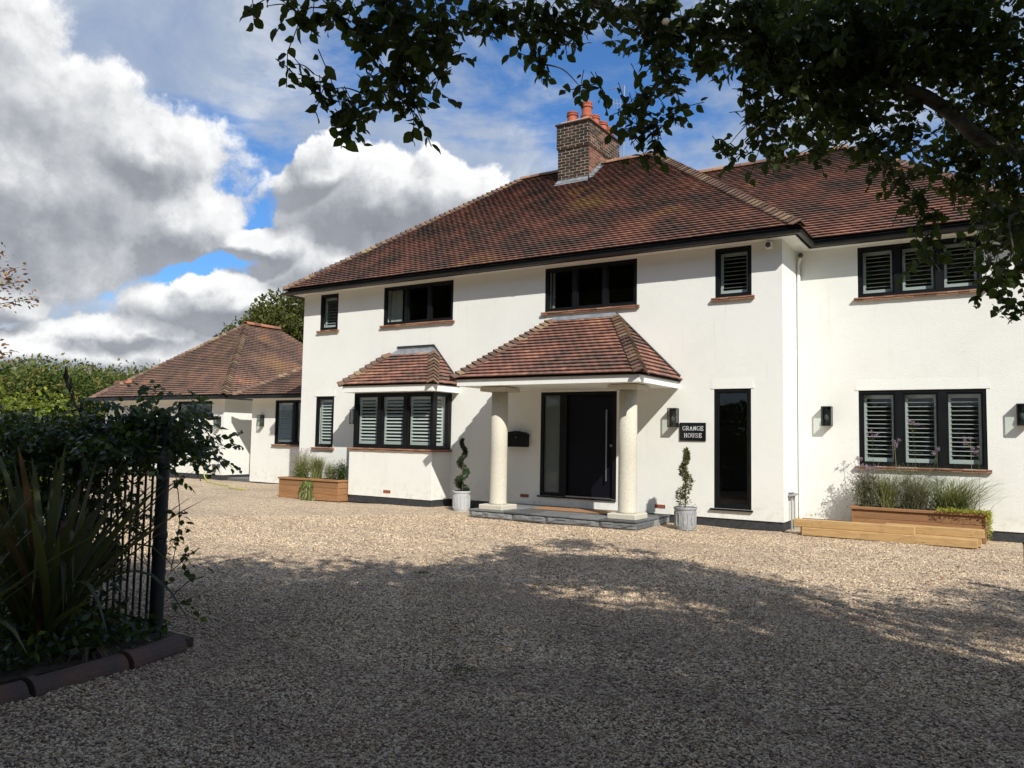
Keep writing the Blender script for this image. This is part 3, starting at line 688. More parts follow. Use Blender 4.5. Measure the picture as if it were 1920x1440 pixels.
be0, be1 = V((bx0-.03, YM, 2.665)), V((bx1+.22, YM, 2.665))
brf = slopes(MB(), [(a_, b_, c_, d_), (b_, be1, c_), (be0, a_, d_)]).build('bay_roof', M['under'], house)
tf = .87
mb = MB(); roof_face(a_, b_, lerp(b_, c_, tf), lerp(a_, d_, tf), brf, M['tile_p'], g=.113, mb=mb); roof_face(b_, be1, lerp(be1, c_, tf), lerp(b_, c_, tf), brf, M['tile_p'], g=.113, mb=mb); roof_face(be0, a_, lerp(a_, d_, tf), lerp(be0, d_, tf), brf, M['tile_p'], g=.113, mb=mb)
mb.build('roof_tiles', M['tile_p'], brf, kind='stuff')
def fnorm(a, b, c): return (V(b)-V(a)).cross(V(c)-V(a)).normalized()
mb = MB()
hip(a_, lerp(a_, d_, tf), *plane_dirs(fnorm(be0, a_, d_), fnorm(a_, b_, c_), d_-a_), mb, slope=1.27*tf); hip(b_, lerp(b_, c_, tf), *plane_dirs(fnorm(a_, b_, c_), fnorm(b_, be1, c_), c_-b_), mb, slope=1.27*tf)
mb.build('hip_tiles', M['bonnet'], brf, kind='stuff')
mb = MB(); z_ = V((0, 0, .035)); q0, q1 = lerp(a_, d_, tf-.06), lerp(b_, c_, tf-.06)
mb.add([q0+z_, q1+z_, c_+z_, d_+z_, d_+V((0, -.012, .10)), c_+V((0, -.012, .10))], [(0, 1, 2, 3), (3, 2, 5, 4)])
mb.add([q1+z_, lerp(be1, c_, .8)+z_, c_+z_], [(0, 1, 2)]); mb.build('flashing', M['lead'], brf)
mb = MB()
for (p, q) in ((d_+V((0, -.02, .09)), c_+V((0, -.02, .09))), (c_+V((0, -.02, .09)), be1+V((0, -.02, .10)))): mb.tube([p, q], .016, 5)
mb.build('verge_trim', M['gutter'], brf)

# ---------------------------------------------------------------- porch
px0, px1, py = -9.02, -5.21, 12.15
mb = MB(); mb.box((px0, px1), (py, py+.025), (2.52, 2.645)); mb.box((px1-.025, px1), (py+.025, YM), (2.52, 2.645)); mb.box((px0, px0+.025), (py+.025, YM), (2.52, 2.645)); mb.box((px0+.025, px1-.025), (py+.025, YM), (2.528, 2.55))
mb.build('porch_fascia', M['trim'], house)
a_, b_, c_, d_ = V((px0-.04, py-.04, 2.655)), V((px1+.04, py-.04, 2.655)), V((-6.50, YM, 3.96)), V((-7.93, YM, 3.96)); be0, be1 = V((px0-.04, YM, 2.655)), V((px1+.04, YM, 2.655))
mb = slopes(MB(), [(a_, b_, c_, d_), (b_, be1, c_), (be0, a_, d_)]); mb.box((px0+.01, px1-.01), (py+.01, py+.03), (2.648, 2.70)); prf = mb.build('porch_roof', M['under'], house)
single = {'n': 0, 'max': 300, 'me': {}}
mb = MB(); roof_face(a_, b_, c_, d_, prf, M['tile_p'], g=.125, single=single, mb=mb); roof_face(b_, be1, c_, c_, prf, M['tile_p'], g=.125, mb=mb); roof_face(be0, a_, d_, d_, prf, M['tile_p'], g=.125, mb=mb)
mb.build('roof_tiles', M['tile_p'], prf, kind='stuff')
mb = MB(); hip(a_, d_, *plane_dirs(fnorm(be0, a_, d_), fnorm(a_, b_, c_), d_-a_), mb, slope=2.26); hip(b_, c_, *plane_dirs(fnorm(a_, b_, c_), fnorm(b_, be1, c_), c_-b_), mb, slope=2.26); mb.build('hip_tiles', M['bonnet'], prf, kind='stuff')
mb = MB(); mb.tube([c_+V((0, -.02, .09)), be1+V((0, -.02, .10))], .018, 5); mb.build('verge_trim', M['gutter'], prf)
mb = MB(); z_ = V((0, -.015, .05)); mb.add([lerp(a_, d_, .97)+z_, lerp(b_, c_, .97)+z_, c_+z_+V((0, 0, .05)), d_+z_+V((0, 0, .05))], [(0, 1, 2, 3)]); mb.build('flashing', M['lead'], prf)
# columns
for cx, cy in ((-8.39, 12.72), (-5.71, 12.82)):
    q = MB(); q.lathe((cx, cy, 0), [(.172, .25), (.174, .28), (.166, .30), (.166, 1.3), (.158, 2.43)], 28)
    c = q.build('column', M['stone'], house, smooth=False)
    for p in c.data.polygons: p.use_smooth = len(p.vertices) == 4
    MB().box((cx-.27, cx+.27), (cy-.27, cy+.27), (.15, .25)).build('column_base', M['stone'], c, bevel=.012)
    MB().box((cx-.29, cx+.29), (cy-.27, cy+.27), (2.43, 2.515)).build('column_capital', M['stone'], c, bevel=.006)
# slate step
sx0, sx1, sy = -8.86, -5.36, 12.42
stp = MB().box((sx0+.03, sx1-.03), (sy+.03, YM-.01), (-.02, .12)).build('porch_step', M['slate'], house)
x = sx0
for i in range(5):
    wd = (sx1-sx0)/5*(1+.15*((-1)**i)); wd = min(wd, sx1-x); y = sy-.015
    for j in range(3):
        dp = (YM-sy)/3
        MB().box((x+.004, x+wd-.004), (y+.004, min(y+dp+.01, YM)-.004), (.121+random.uniform(0, .003), .152+random.uniform(-.003, .003))).build('slate_slab', M['slate'], stp, bevel=.004)
        y += dp+.005
    x += wd
x = sx0
def rough_stone(o, u, n, a0, a1):
    q = MB(); o, u, n = V(o), V(u), V(n); nx_, nz_ = max(3, int((a1-a0)/.07)), 4; vs = []
    for j in range(nz_+1):
        for i in range(nx_+1):
            e = (i in (0, nx_)) or (j in (0, nz_)); d = -.01 if e else random.uniform(0, .028)
            vs.append(o + u*(a0+(a1-a0)*i/nx_) + n*d + V((0, 0, -.01+.128*j/nz_)))
    q.add(vs, [(j*(nx_+1)+i, j*(nx_+1)+i+1, (j+1)*(nx_+1)+i+1, (j+1)*(nx_+1)+i) for j in range(nz_) for i in range(nx_)])
    q.ob(o, u, n, (a0, a1), (-.05, -.012), (-.01, .117)); return q
for a0, a1 in ((0, .98), (.99, 1.7), (1.71, 2.78), (2.79, 3.5)): rough_stone((sx0, sy+.01, 0), EX, NY, a0, a1).build('step_stone', M['slate'], stp)
for a0, a1 in ((0, .8), (.81, 1.55)): rough_stone((sx1-.01, sy+.01, 0), EY, NX, a0, a1).build('step_stone', M['slate'], stp)

# ---------------------------------------------------------------- chimney
cx0, cx1, cy0, cy1 = CH; ZT = 9.66
core = MB(); core.box((cx0+.004, cx1-.004), (cy0+.004, cy1-.004), (7.6, ZT-.62)); core.box((cx0-.026, cx1+.026), (cy0-.026, cy1+.026), (ZT-8*.078-.001, ZT)); chim = core.build('chimney', M['mortar'], house)
bh = .078
def brick_run(o, u, n, ln, z, off, out, lo):
    x = -off
    while x < ln-.01:
        a, b = max(x, 0), min(x+.225, ln)
        if b-a > .04:
            mid = V(o) + V(u)*((a+b)/2)
            if z > lo(mid): 
                j = random.uniform(-.002, .004); dark = .10 if V(n).y < -.5 else .52  # front bricks toned darker: the weaker sun there is put into the colour
                MB().ob(o, u, n, (a+(.009 if a > 0 else 0), b-(.009 if b < ln else 0)), (-.05, out+j), (z, z+bh-.016), max(0, min(1, random.gauss(dark*(.6 if out else 1), .16)))).build('brick', M['brickc'], chim)
        x += .225
M['brickc'] = rampmat('chimney_bricks_face', [(0, (.022, .015, .013)), (.28, (.055, .032, .025)), (.55, (.17, .07, .045)), (.85, (.33, .12, .07)), (1, (.38, .22, .12))], .85, .35, 40, .5)
for nd in M['brickc'].node_tree.nodes:        # tone comes from each brick's rnd value, front shading included, not the object hash
    if nd.type == 'OBJECT_INFO':
        for lk in list(M['brickc'].node_tree.links):
            if lk.from_node == nd:
                sk_ = lk.to_socket; M['brickc'].node_tree.links.remove(lk); sk_.default_value = 0.0
zz = ZT-bh; i = 0
roofz = lambda p: ez+(p.y-ey)*TP if p.y < ey+RUN else ez+(ey+2*RUN-p.y)*TP
while zz > 7.9:
    out = .030 if zz > ZT-8.5*bh else 0; off = .1125 if i % 2 else 0; ext = out
    brick_run((cx0-ext, cy0, 0), EX, NY, cx1-cx0+2*ext, zz, off, out, lambda p: roofz(p)-.05)
    brick_run((cx1, cy0-ext+.052, 0), EY, NX, cy1-cy0+2*ext-.052, zz, .1125-off, out, lambda p: roofz(p)-.03)
    zz -= bh; i += 1
MB().box((cx0-.07, cx1+.07), (cy0-.07, cy1+.07), (ZT, ZT+.05)).build('chimney_cap', M['brick'], chim, bevel=.01)
MB().box((cx0+.02, cx1-.02), (cy0+.02, cy1-.02), (ZT+.05, ZT+.12)).build('flaunching', M['mortar'], chim, bevel=.03)
for (x, y, hh) in ((-9.50, 17.62, .36), (-9.06, 17.58, .52), (-9.08, 18.05, .34), (-9.06, 18.5, .32), (-9.06, 18.9, .30)):
    q = MB(); q.lathe((x, y, ZT+.08), [(.15, 0), (.15, hh*.25), (.165, hh*.28), (.165, hh*.34), (.13, hh*.38), (.135, hh*.70), (.16, hh*.74), (.16, hh*.80), (.13, hh*.84), (.15, hh*.95), (.15, hh), (.11, hh), (.11, hh*.7)], 18)
    c = q.build('chimney_pot', M['pot'], chim)
q = MB(); e = .05
q.add([(cx0-e, cy0-.12, roofz(V((0, cy0-.12, 0)))+.05), (cx1+e, cy0-.12, roofz(V((0, cy0-.12, 0)))+.05), (cx1+.004, cy0-.004, roofz(V((0, cy0, 0)))+.11), (cx0-.004, cy0-.004, roofz(V((0, cy0, 0)))+.11)], [(0, 1, 2, 3)])
for i in range(6):
    y0 = cy0+i*(ey+RUN-cy0)/6; y1 = cy0+(i+1)*(ey+RUN-cy0)/6; za, zb = roofz(V((0, y0, 0))), roofz(V((0, y1, 0)))
    q.add([(cx1+.036, y0, za+.02), (cx1+.036, y1, zb+.02), (cx1+.036, y1, zb+.12), (cx1+.036, y0, zb+.08)], [(0, 1, 2, 3)])
    q.add([(cx1+.036, y0, za+.06), (cx1+.12, y0, za+.048), (cx1+.12, y1, zb+.048), (cx1+.036, y1, zb+.06)], [(0, 1, 2, 3)])
q.build('flashing', M['lead'], chim)
# air bricks, meter box, pipes
for (x, y, z) in ((-11.78, by, .25), (-8.57, YM, .30), (-5.57, YM, .265)):
    q = MB(); q.box((x-.105, x+.105), (y-.006, y+.03), (z, z+.068), 0)
    v_ = q.build('air_brick', M['pot'], house)
    s_ = MB(); [s_.box((x-.09+i*.03, x-.078+i*.03), (y-.0075, y-.004), (z+.012, z+.056)) for i in range(7)]; s_.build('vent_slots', M['plinth'], v_)
b_ = MB().box((X1, X1+.06), (14.32, 14.72), (.66, 1.24)).build('meter_box', M['trim'], house, bevel=.006)
MB().box((X1, X1+.09), (14.28, 14.78), (.60, .63)).build('meter_box_sill', M['grey'], house)
q = MB(); [q.tube([(X1+.05, yy, 0), (X1+.05, yy, .60)], .018, 6) for yy in (14.36, 14.58)]; q.build('pipe', M['grey'], house)
q = MB(); q.tube([(X1+.045, YW-.05, .1), (X1+.045, YW-.05, 4.9), (X1+.12, YW-.14, 5.08)], .03, 8); q.build('downpipe', M['trim'], house)

# ================================================================ GARAGE / ANNEXE
gar = thing('garage_annexe', 'low white annexe with a brown tiled pyramid roof beyond the left end of the house', 'annexe', (-22, 17, 0))
GA, GX0, GX1, GC = 16.12, -28.0, -21.22, 16.30
mb = MB(); wall_mb(mb, (GX0, GA, 0), EX, NY, GX1-GX0, .18, 2.62, [(-23.67-GX0, -21.85-GX0, 2.0, 2.56)]); mb.box((GX1-.28, GX1), (GA+.28, 17.9), (.18, 2.62)); mb.box((GX0, GX0+.28), (GA+.28, 22), (.18, 2.62)); mb.box((GX1, -20.1), (17.6, 17.9), (0, 2.62))
mb.box((GX0, GX1), (22, 22.3), (.18, 2.62)); mb.build('garage_wall', M['wall'], gar)
mb = MB(); wall_mb(mb, (-20.1, GC, 0), EX, NY, 4.74, .03, 2.62, [(1.07, 2.75, 1.21, 2.56)]); mb.box((-20.1, -19.85), (GC+.28, 17.6), (.03, 2.62)); mb.build('link_wall', M['wall'], gar)
mb = MB(); mb.box((GX0+.02, GX1-.02), (GA+.02, GA+.26), (0, .182)); mb.box((GX1-.26, GX1-.02), (GA+.26, 17.6), (0, .182)); mb.box((-20.08, X0-.02), (GC+.02, GC+.26), (0, .032)); mb.build('plinth', M['plinth'], gar)
MB().box((GX1+.05, -20.15), (16.3, 17.5), (0, .10)).build('door_step', M['slate'], gar, bevel=.01)
window(gar, (0, GA, 0), EX, NY, -23.67, -21.85, 2.0, 2.56, 1, False, sill=False)
window(gar, (0, GC, 0), EX, NY, -19.03, -17.35, 1.21, 2.56, 2, True, 30, mull=.11)
gl, gr, gy, gzz = -28.15, -20.85, 15.78, 2.72; gh = (gr-gl)/2; gap = V(((gl+gr)/2, gy+gh, gzz+gh*TP*1.02)); gap2 = gap+V((0, 1.6, 0)); fl, fr_, bl, br = V((gl, gy, gzz)), V((gr, gy, gzz)), V((gl, gy+2*gh+1.6, gzz)), V((gr, gy+2*gh+1.6, gzz))
grf = slopes(MB(), [(fl, fr_, gap), (fr_, br, gap2, gap), (bl, fl, gap, gap2), (br, bl, gap2)]).build('garage_roof', M['under'], gar)
mb = MB(); roof_face(fl, fr_, gap, gap, grf, M['tile_g'], mb=mb); roof_face(fr_, br, gap2, gap, grf, M['tile_g'], mb=mb); roof_face(bl, fl, gap, gap2, grf, M['tile_g'], mb=mb)
mb.build('roof_tiles', M['tile_g'], grf, kind='stuff')
mb = MB(); gs_ = gh*math.hypot(1, TP)
hip(fl, gap, *plane_dirs(nLf, nF, gap-fl), mb, slope=gs_); hip(fr_, gap, *plane_dirs(nF, nRt, gap-fr_), mb, slope=gs_); mb.build('hip_tiles', M['bonnet'], grf, kind='stuff')
mb = MB(); ridge(gap+V((0, -.05, .06)), gap2+V((0, 0, .06)), mb, r=.13); mb.build('ridge_tiles', M['ridge'], grf, kind='stuff')
# lower link roof
la, lb = V((-20.45, 15.9, 2.70)), V((X0-.02, 15.9, 2.70)); rr3 = 2.6; lc, ld = V((X0-.02, 15.9+rr3, 2.70+rr3*TP*.8)), V((-20.45+rr3, 15.9+rr3, 2.70+rr3*TP*.8)); le = V((-20.45, 15.9+rr3, 2.70))
lrf = slopes(MB(), [(la, lb, lc, ld), (le, la, ld)]).build('link_roof', M['under'], gar)
mb = MB(); roof_face(la, lb, lc, ld, lrf, M['tile_g'], mb=mb); roof_face(le, la, ld, ld, lrf, M['tile_g'], mb=mb); mb.build('roof_tiles', M['tile_g'], lrf, kind='stuff')
mb = MB(); hip(la, ld, *plane_dirs(fnorm(le, la, ld), fnorm(la, lb, lc), ld-la), mb, slope=rr3*1.2); mb.build('hip_tiles', M['bonnet'], lrf, kind='stuff')
# small lean-to roof at the far left end
ka, kb, kc, kd = V((-28.75, 15.86, 2.70)), V((-26.9, 15.86, 2.70)), V((-26.9, 16.5, 3.26)), V((-28.0, 16.5, 3.26))
krf = slopes(MB(), [(ka, kb, kc, kd), (V((-28.75, 17.3, 2.7)), ka, kd)]).build('lean_to_roof', M['under'], gar)
mb = MB(); roof_face(ka, kb, kc, kd, krf, M['tile_g'], mb=mb); mb.build('roof_tiles', M['tile_g'], krf, kind='stuff')
mb = MB(); ridge(kd+V((0, 0, .04)), kc+V((0, 0, .04)), mb, r=.12); mb.build('ridge_tiles', M['ridge'], krf, kind='stuff')
mb = MB(); mb.box((-28.7, gr-.05), (gy+.03, GA+.1), (2.62, 2.65)); mb.box((gr-.45, gr-.05), (GA+.1, 18), (2.62, 2.65)); mb.box((-20.4, X0), (15.95, GC+.1), (2.62, 2.65)); mb.build('soffit', M['trim'], gar)
mb = MB(); mb.box((-28.7, gr), (gy-.02, gy+.02), (2.60, 2.71)); mb.box((gr-.02, gr+.02), (gy+.02, 17), (2.60, 2.71)); mb.box((-20.45, X0), (15.86, 15.90), (2.60, 2.70)); mb.build('gutter', M['gutter'], gar)

# ================================================================ WALL-MOUNTED THINGS
def lantern(x, y, z, o_n, label):
    """box lantern on a wall that faces -Y; x,z centre of the box"""
    t = thing('wall_lantern', label, 'wall lamp', (x, y, z), 'black box lanterns on the white walls')
    f = MB(); w, h, d = .088, .178, .15; O_ = (x, y, z)
    f.ob(O_, EX, NY, (-w, w), (0, .012), (-h, h))
    for sx in (-1, 1):
        a = sorted((sx*w, sx*(w-.014))); f.ob(O_, EX, NY, a, (d-.014, d), (-h+.012, h-.012)); f.ob(O_, EX, NY, a, (.012, .026), (-h+.012, h-.012))
    f.ob(O_, EX, NY, (-w, w), (.012, d), (h-.012, h)); f.ob(O_, EX, NY, (-w, w), (.012, d), (-h, -h+.012))
    f.build('lantern_frame', M['bronze'], t)
    g_ = MB(); g_.ob(O_, EX, NY, (-w+.014, w-.014), (d-.008, d-.005), (-h+.012, h-.012))
    for sx in (-1, 1): a = sorted((sx*(w-.005), sx*(w-.008))); g_.ob(O_, EX, NY, a, (.026, d-.014), (-h+.012, h-.012))
    g_.build('lantern_glass', M['glass'], t)
    b = MB(); b.lathe((x, y-.075, z-.03), [(.012, -.06), (.03, -.02), (.034, .01), (.026, .04), (.012, .06)], 12); b.build('bulb', M['frosted'], t, smooth=True)
    b = MB(); b.lathe((x, y-.075, z), [(.016, .03), (.016, .166)], 10); b.build('bulb_holder', M['bronze'], t)
lantern(-5.29, YM, 1.97, 0, 'black box wall lantern beside the GRANGE HOUSE plaque')
lantern(-2.78, YW, 2.035, 0, 'black box wall lantern on the wing wall left of the wide shuttered window')
lantern(.21, YW, 2.06, 0, 'black box wall lantern at the right edge, past the wide shuttered window')
lantern(-13.42, YM, 1.98, 0, 'black box wall lantern half hidden behind the left side of the bay window')
lantern(-19.60, GC, 1.93, 0, 'black box wall lantern beside the two-light annexe window')
lantern(-21.45, GA, 1.88, 0, 'black box wall lantern on the garage wall above the hose')
# name plaque
pl = thing('house_sign', 'black slate name plaque reading GRANGE HOUSE in white capitals', 'sign', (-4.935, YM, 1.71))
MB().box((-5.185, -4.682), (YM-.022, YM-.002), (1.54, 1.878)).build('plaque', M['signblack'], pl, bevel=.003)
# serif capitals drawn as flat strokes (x 0..1, y 0..1)
GL = {'G': [((.92, .80), (.75, .95), (.5, 1), (.22, .9), (.06, .6), (.06, .4), (.22, .1), (.5, 0), (.75, .04), (.86, .14), (.86, .42)), ((.66, .42), (1.0, .42)), ((.92, .78), (.92, .98))],
      'R': [((.18, 0), (.18, 1)), ((.18, 1), (.6, 1), (.84, .88), (.84, .66), (.6, .52), (.18, .52)), ((.5, .52), (.92, 0)), ((0, 0), (.38, 0)), ((.04, 1), (.2, 1)), ((.84, 0), (1.02, 0))],
      'A': [((.5, 1), (.12, 0)), ((.5, 1), (.88, 0)), ((.24, .34), (.76, .34)), ((0, 0), (.26, 0)), ((.74, 0), (1, 0))],
      'N': [((.16, 0), (.16, 1)), ((.16, 1), (.86, 0)), ((.86, 0), (.86, 1)), ((0, 0), (.32, 0)), ((0, 1), (.18, 1)), ((.7, 1), (1, 1))],
      'E': [((.18, 0), (.18, 1)), ((.04, 1), (.86, 1), (.86, .8)), ((.18, .52), (.66, .52)), ((.66, .40), (.66, .64)), ((.04, 0), (.90, 0), (.90, .22))],
      'H': [((.18, 0), (.18, 1)), ((.82, 0), (.82, 1)), ((.18, .52), (.82, .52)), ((.02, 0), (.34, 0)), ((.02, 1), (.34, 1)), ((.66, 0), (.98, 0)), ((.66, 1), (.98, 1))],
      'O': [((.5, 1), (.2, .9), (.06, .6), (.06, .4), (.2, .1), (.5, 0), (.8, .1), (.94, .4), (.94, .6), (.8, .9), (.5, 1))],
      'U': [((.18, 1), (.18, .3), (.32, .05), (.52, 0), (.74, .06), (.86, .3), (.86, 1)), ((.02, 1), (.34, 1)), ((.72, 1), (1, 1))],
      'S': [((.82, .78), (.7, .95), (.46, 1), (.22, .92), (.16, .74), (.3, .6), (.66, .46), (.84, .28), (.76, .08), (.5, 0), (.26, .04), (.14, .22)), ((.82, .74), (.82, .98)), ((.14, .02), (.14, .26))],
      'C': [((.92, .80), (.75, .95), (.5, 1), (.22, .9), (.06, .6), (.06, .4), (.22, .1), (.5, 0), (.75, .05), (.92, .22))], 'T': [((.5, 0), (.5, 1)), ((.05, 1), (.95, 1))], 'V': [((.05, 1), (.5, 0), (.95, 1))]}
def lettering(o, u, n, text, cx, z0, hgt, wd, adv, thick, mat, parent, d=.0235):
    q = MB(); o, u, n = V(o), V(u), V(n); x0 = cx - (len(text)*adv - (adv-wd))/2
    for i, ch in enumerate(text):
        for st in GL[ch]:
            for (p, r_) in zip(st[:-1], st[1:]):
                a = V((x0+i*adv+p[0]*wd, z0+p[1]*hgt)); b = V((x0+i*adv+r_[0]*wd, z0+r_[1]*hgt)); e = (b-a).normalized(); s = V((-e.y, e.x))
                th = thick*(.62 if abs(e.x) > .8 else 1.0)/2
                c = [a-e*th*.6+s*th, a-e*th*.6-s*th, b+e*th*.6-s*th, b+e*th*.6+s*th]
                q.add([o+u*k.x+n*d+V((0, 0, k.y)) for k in c], [(0, 1, 2, 3)])
    return q.build('lettering', mat, parent)
lettering(O, EX, NY, 'GRANGE', -4.925, 1.735, .076, .056, .068, .0105, M['lettering'], pl)
lettering(O, EX, NY, 'HOUSE', -4.925, 1.605, .076, .056, .070, .0105, M['lettering'], pl)
# letter box
mbx = thing('letter_box', 'black wall-mounted letter box with a curved lid between the column and the front door', 'letter box', (-8.73, YM, 1.35))
MB().box((-8.985, -8.475), (YM-.13, YM-.002), (1.35, 1.60)).build('box_body', M['black'], mbx, bevel=.006)
q = MB(); prof = [(-.285, 1.60), (-.20, 1.655), (0, 1.685), (.20, 1.655), (.285, 1.60)]
q.add([(-8.73+a, y, z) for y in (YM-.16, YM-.002) for a, z in prof], [(0, 1, 2, 3, 4), (9, 8, 7, 6, 5)] + [(i, i+5, (i+1) % 5+5, (i+1) % 5) for i in range(5)]); q.build('lid', M['black'], mbx)
MB().tube([(-8.73, YM-.135, 1.55), (-8.73, YM-.128, 1.55)], .012, 8).build('lock', M['metal'], mbx)
# security cameras
c1 = thing('security_camera', 'small white dome security camera under the eaves right of the upper shuttered window', 'camera', (-3.52, YM-.1, 5.06), 'security cameras under the eaves')
MB().box((-3.575, -3.465), (YM-.10, YM-.002), (4.985, 5.10)).build('bracket', M['trim'], c1, bevel=.01)
q = MB(); q.lathe((-3.52, YM-.13, 5.035), [(.012, -.05), (.035, -.035), (.045, 0), (.035, .035), (.012, .05)], 14); q.build('camera_eye', M['darkgrey'], c1, smooth=True)
c2 = thing('security_camera', 'dark ball security camera hanging in the inner corner where the wing meets the house', 'camera', (-3.16, YW-.35, 5.0), 'security cameras under the eaves')
MB().tube([(-3.16, YW-.35, 5.14), (-3.16, YW-.35, 5.03)], .012, 6).build('bracket', M['trim'], c2)
q = MB(); q.lathe((-3.16, YW-.35, 4.99), [(.012, -.05), (.035, -.035), (.048, 0), (.035, .035), (.012, .05)], 14); q.build('camera_eye', M['darkgrey'], c2, smooth=True)
# aerial behind the chimney
ae = thing('tv_aerial', 'thin television aerial on a pale mast behind the brick chimney', 'aerial', (-8.75, 19.2, 8.3))
MB().tube([(-8.75, 19.2, 8.3), (-8.74, 19.2, 11.3)], .018, 6).build('mast', M['grey'], ae)
q = MB(); q.tube([(-9.15, 19.0, 10.85), (-8.3, 19.45, 10.65)], .012, 5)
for i in range(12):
    t = i/11; c = V((-9.15, 19.0, 10.85)).lerp(V((-8.3, 19.45, 10.65)), t); w2 = .22-.08*t; q.tube([c+V((-.3*w2, .55*w2, w2)), c-V((-.3*w2, .55*w2, w2))], .006, 4)
q.tube([(-8.74, 19.2, 11.3), (-9.2, 19.1, 11.25)], .009, 4); q.build('antenna', M['grey'], ae)
# charging point, socket, hose
sk = thing('outdoor_socket', 'pair of small dark outdoor sockets low on the garage wall', 'socket', (-21.5, GA, .35))
for xx, zz_ in ((-21.58, .42), (-21.36, .43), (-21.56, .27)): MB().box((xx-.06, xx+.06), (GA-.07, GA-.002), (zz_, zz_+.10)).build('socket_box', M['darkgrey'], sk, bevel=.01)
hs = MB(); P_ = [(-21.95, GA-.06, .78), (-21.98, GA-.09, .5), (-21.9, GA-.16, .28), (-21.66, GA-.3, .1), (-21.3, GA-.45, .02), (-20.9, GA-.8, .02), (-20.3, GA-1.0, .02), (-19.6, GA-1.3, .02), (-18.9, GA-1.5, .02), (-18.2, GA-2.0, .02), (-17.4, GA-2.1, .02)]
def smooth_path(P, n=4):
    P = [V(p) for p in P]; out = []
    for i in range(len(P)-1):
        a, b, c, d = P[max(i-1, 0)], P[i], P[i+1], P[min(i+2, len(P)-1)]
        for k in range(n):
            t = k/n; out.append(.5*((2*b)+(c-a)*t+(2*a-5*b+4*c-d)*t*t+(3*b-a-3*c+d)*t**3))
    return out + [P[-1]]
hs.tube(smooth_path(P_), .016, 6); tag(hs.build('garden_hose', M['hose'], smooth=True), 'yellow-green garden hose trailing from the garage wall onto the gravel', 'hose')

# ================================================================ PLANTERS, SLEEPERS, POTS, MAT
def planter(x0, x1, y0, y1, h, label, gap=.0):
    t = thing('timber_planter', label, 'planter', ((x0+x1)/2, (y0+y1)/2, 0), 'timber planters against the house')
    n = 3; hh = (h-.045)/n; L = x1-x0
    for i in range(n):
        z0 = i*hh; z1 = z0+hh-.004; e = .0 if i % 2 else .05
        MB().box((x0+e, x1-e), (y0, y0+.05), (z0, z1)).build('plank', M['timber'], t, bevel=.004)
        MB().box((x0+e, x1-e), (y1-.05, y1), (z0, z1)).build('plank', M['timber'], t)
        a, b = (y0+.052, y1-.052) if e == 0 else (y0, y1)
        MB().box((x0, x0+.05), (a, b), (z0+.001, z1-.001)).build('plank', M['timber'], t, bevel=.004) if e == 0 else MB().box((x0, x0+.048), (a, b), (z0+.001, z1-.001)).build('plank', M['timber'], t, bevel=.004)
        MB().box((x1-.05, x1), (a, b), (z0+.001, z1-.001)).build('plank', M['timber'], t, bevel=.004) if e == 0 else MB().box((x1-.048, x1), (a, b), (z0+.001, z1-.001)).build('plank', M['timber'], t, bevel=.004)
    for (a, b) in (((x0-.02, x1+.02), (y0-.03, y0+.10)), ((x0-.02, x1+.02), (y1-.10, y1+.0)), ((x0-.02, x0+.09), (y0+.102, y1-.102)), ((x1-.09, x1+.02), (y0+.102, y1-.102))):
        MB().box(a, b, (h-.045, h)).build('capping_board', M['timber'], t, bevel=.005)
    MB().box((x0+.06, x1-.06), (y0+.06, y1-.06), (.05, h-.06)).build('soil', M['soil'], t)
    return t
planter(-2.30, -.33, 14.52, 15.04, .47, 'long oiled timber planter full of tall grasses and lavender under the wide right window')
planter(-15.02, -13.02, 13.06, 13.58, .49, 'orange-brown timber planter with grasses left of the bay window')
for (x0, x1, y0, y1, z0, lab) in ((-2.95, -.42, 13.70, 13.88, .005, 'pale softwood sleeper lying on the gravel, bottom front of the stack'),
                              (-3.02, -.38, 13.95, 14.15, .005, 'pale softwood sleeper on the gravel behind the bottom front one'),
                              (-3.10, -1.27, 13.78, 13.97, .132, 'upper left softwood sleeper of the stack, overhanging its left end'),
                              (-1.72, -.34, 14.00, 14.19, .132, 'upper right softwood sleeper of the stack, set back behind the upper left one')):
    tag(MB().box((x0, x1), (y0, y1), (z0, z0+.125)).build('timber_sleeper', M['sleeper'], bevel=.006), lab, 'sleeper', 'softwood sleepers stacked in front of the right planter')
def pot(x, y, h, r, mat, label):
    t = thing('lead_pot', label, 'plant pot', (x, y, 0), 'faux lead pots beside the porch')
    q = MB(); q.lathe((x, y, 0), [(r*.84, 0), (r*.86, .03), (r*.90, .04), (r*.94, h*.88), (r*1.0, h*.9), (r*1.02, h*.97), (r, h), (r*.9, h), (r*.88, h-.06)], 32); b = q.build('pot_body', mat, t)
    d = MB()
    for k in range(8):           # raised strapwork panels round the pot
        a0 = k*math.pi/4
        def pt(da, z): rr_ = r*(.90+.04*(z-.04)/(h*.84))+.004; return (x+rr_*math.cos(a0+da), y+rr_*math.sin(a0+da), z)
        d.tube([pt(-.28, h*.16), pt(-.20, h*.30), pt(-.20, h*.62), pt(-.28, h*.78)], .007, 5); d.tube([pt(.28, h*.16), pt(.20, h*.30), pt(.20, h*.62), pt(.28, h*.78)], .007, 5)
    d.build('strapwork', mat, t)
    MB().lathe((x, y, h-.07), [(r*.87, 0), (r*.5, .02), (.02, .03)], 20).build('soil', M['soil'], t)
    return t
pot(-9.62, 13.20, .42, .19, M['palepot'], 'pale grey faux lead pot with strapwork beside the bay window')
pot(-4.80, 13.24, .385, .20, M['leadpot'], 'darker grey faux lead pot with strapwork below the GRANGE HOUSE plaque')
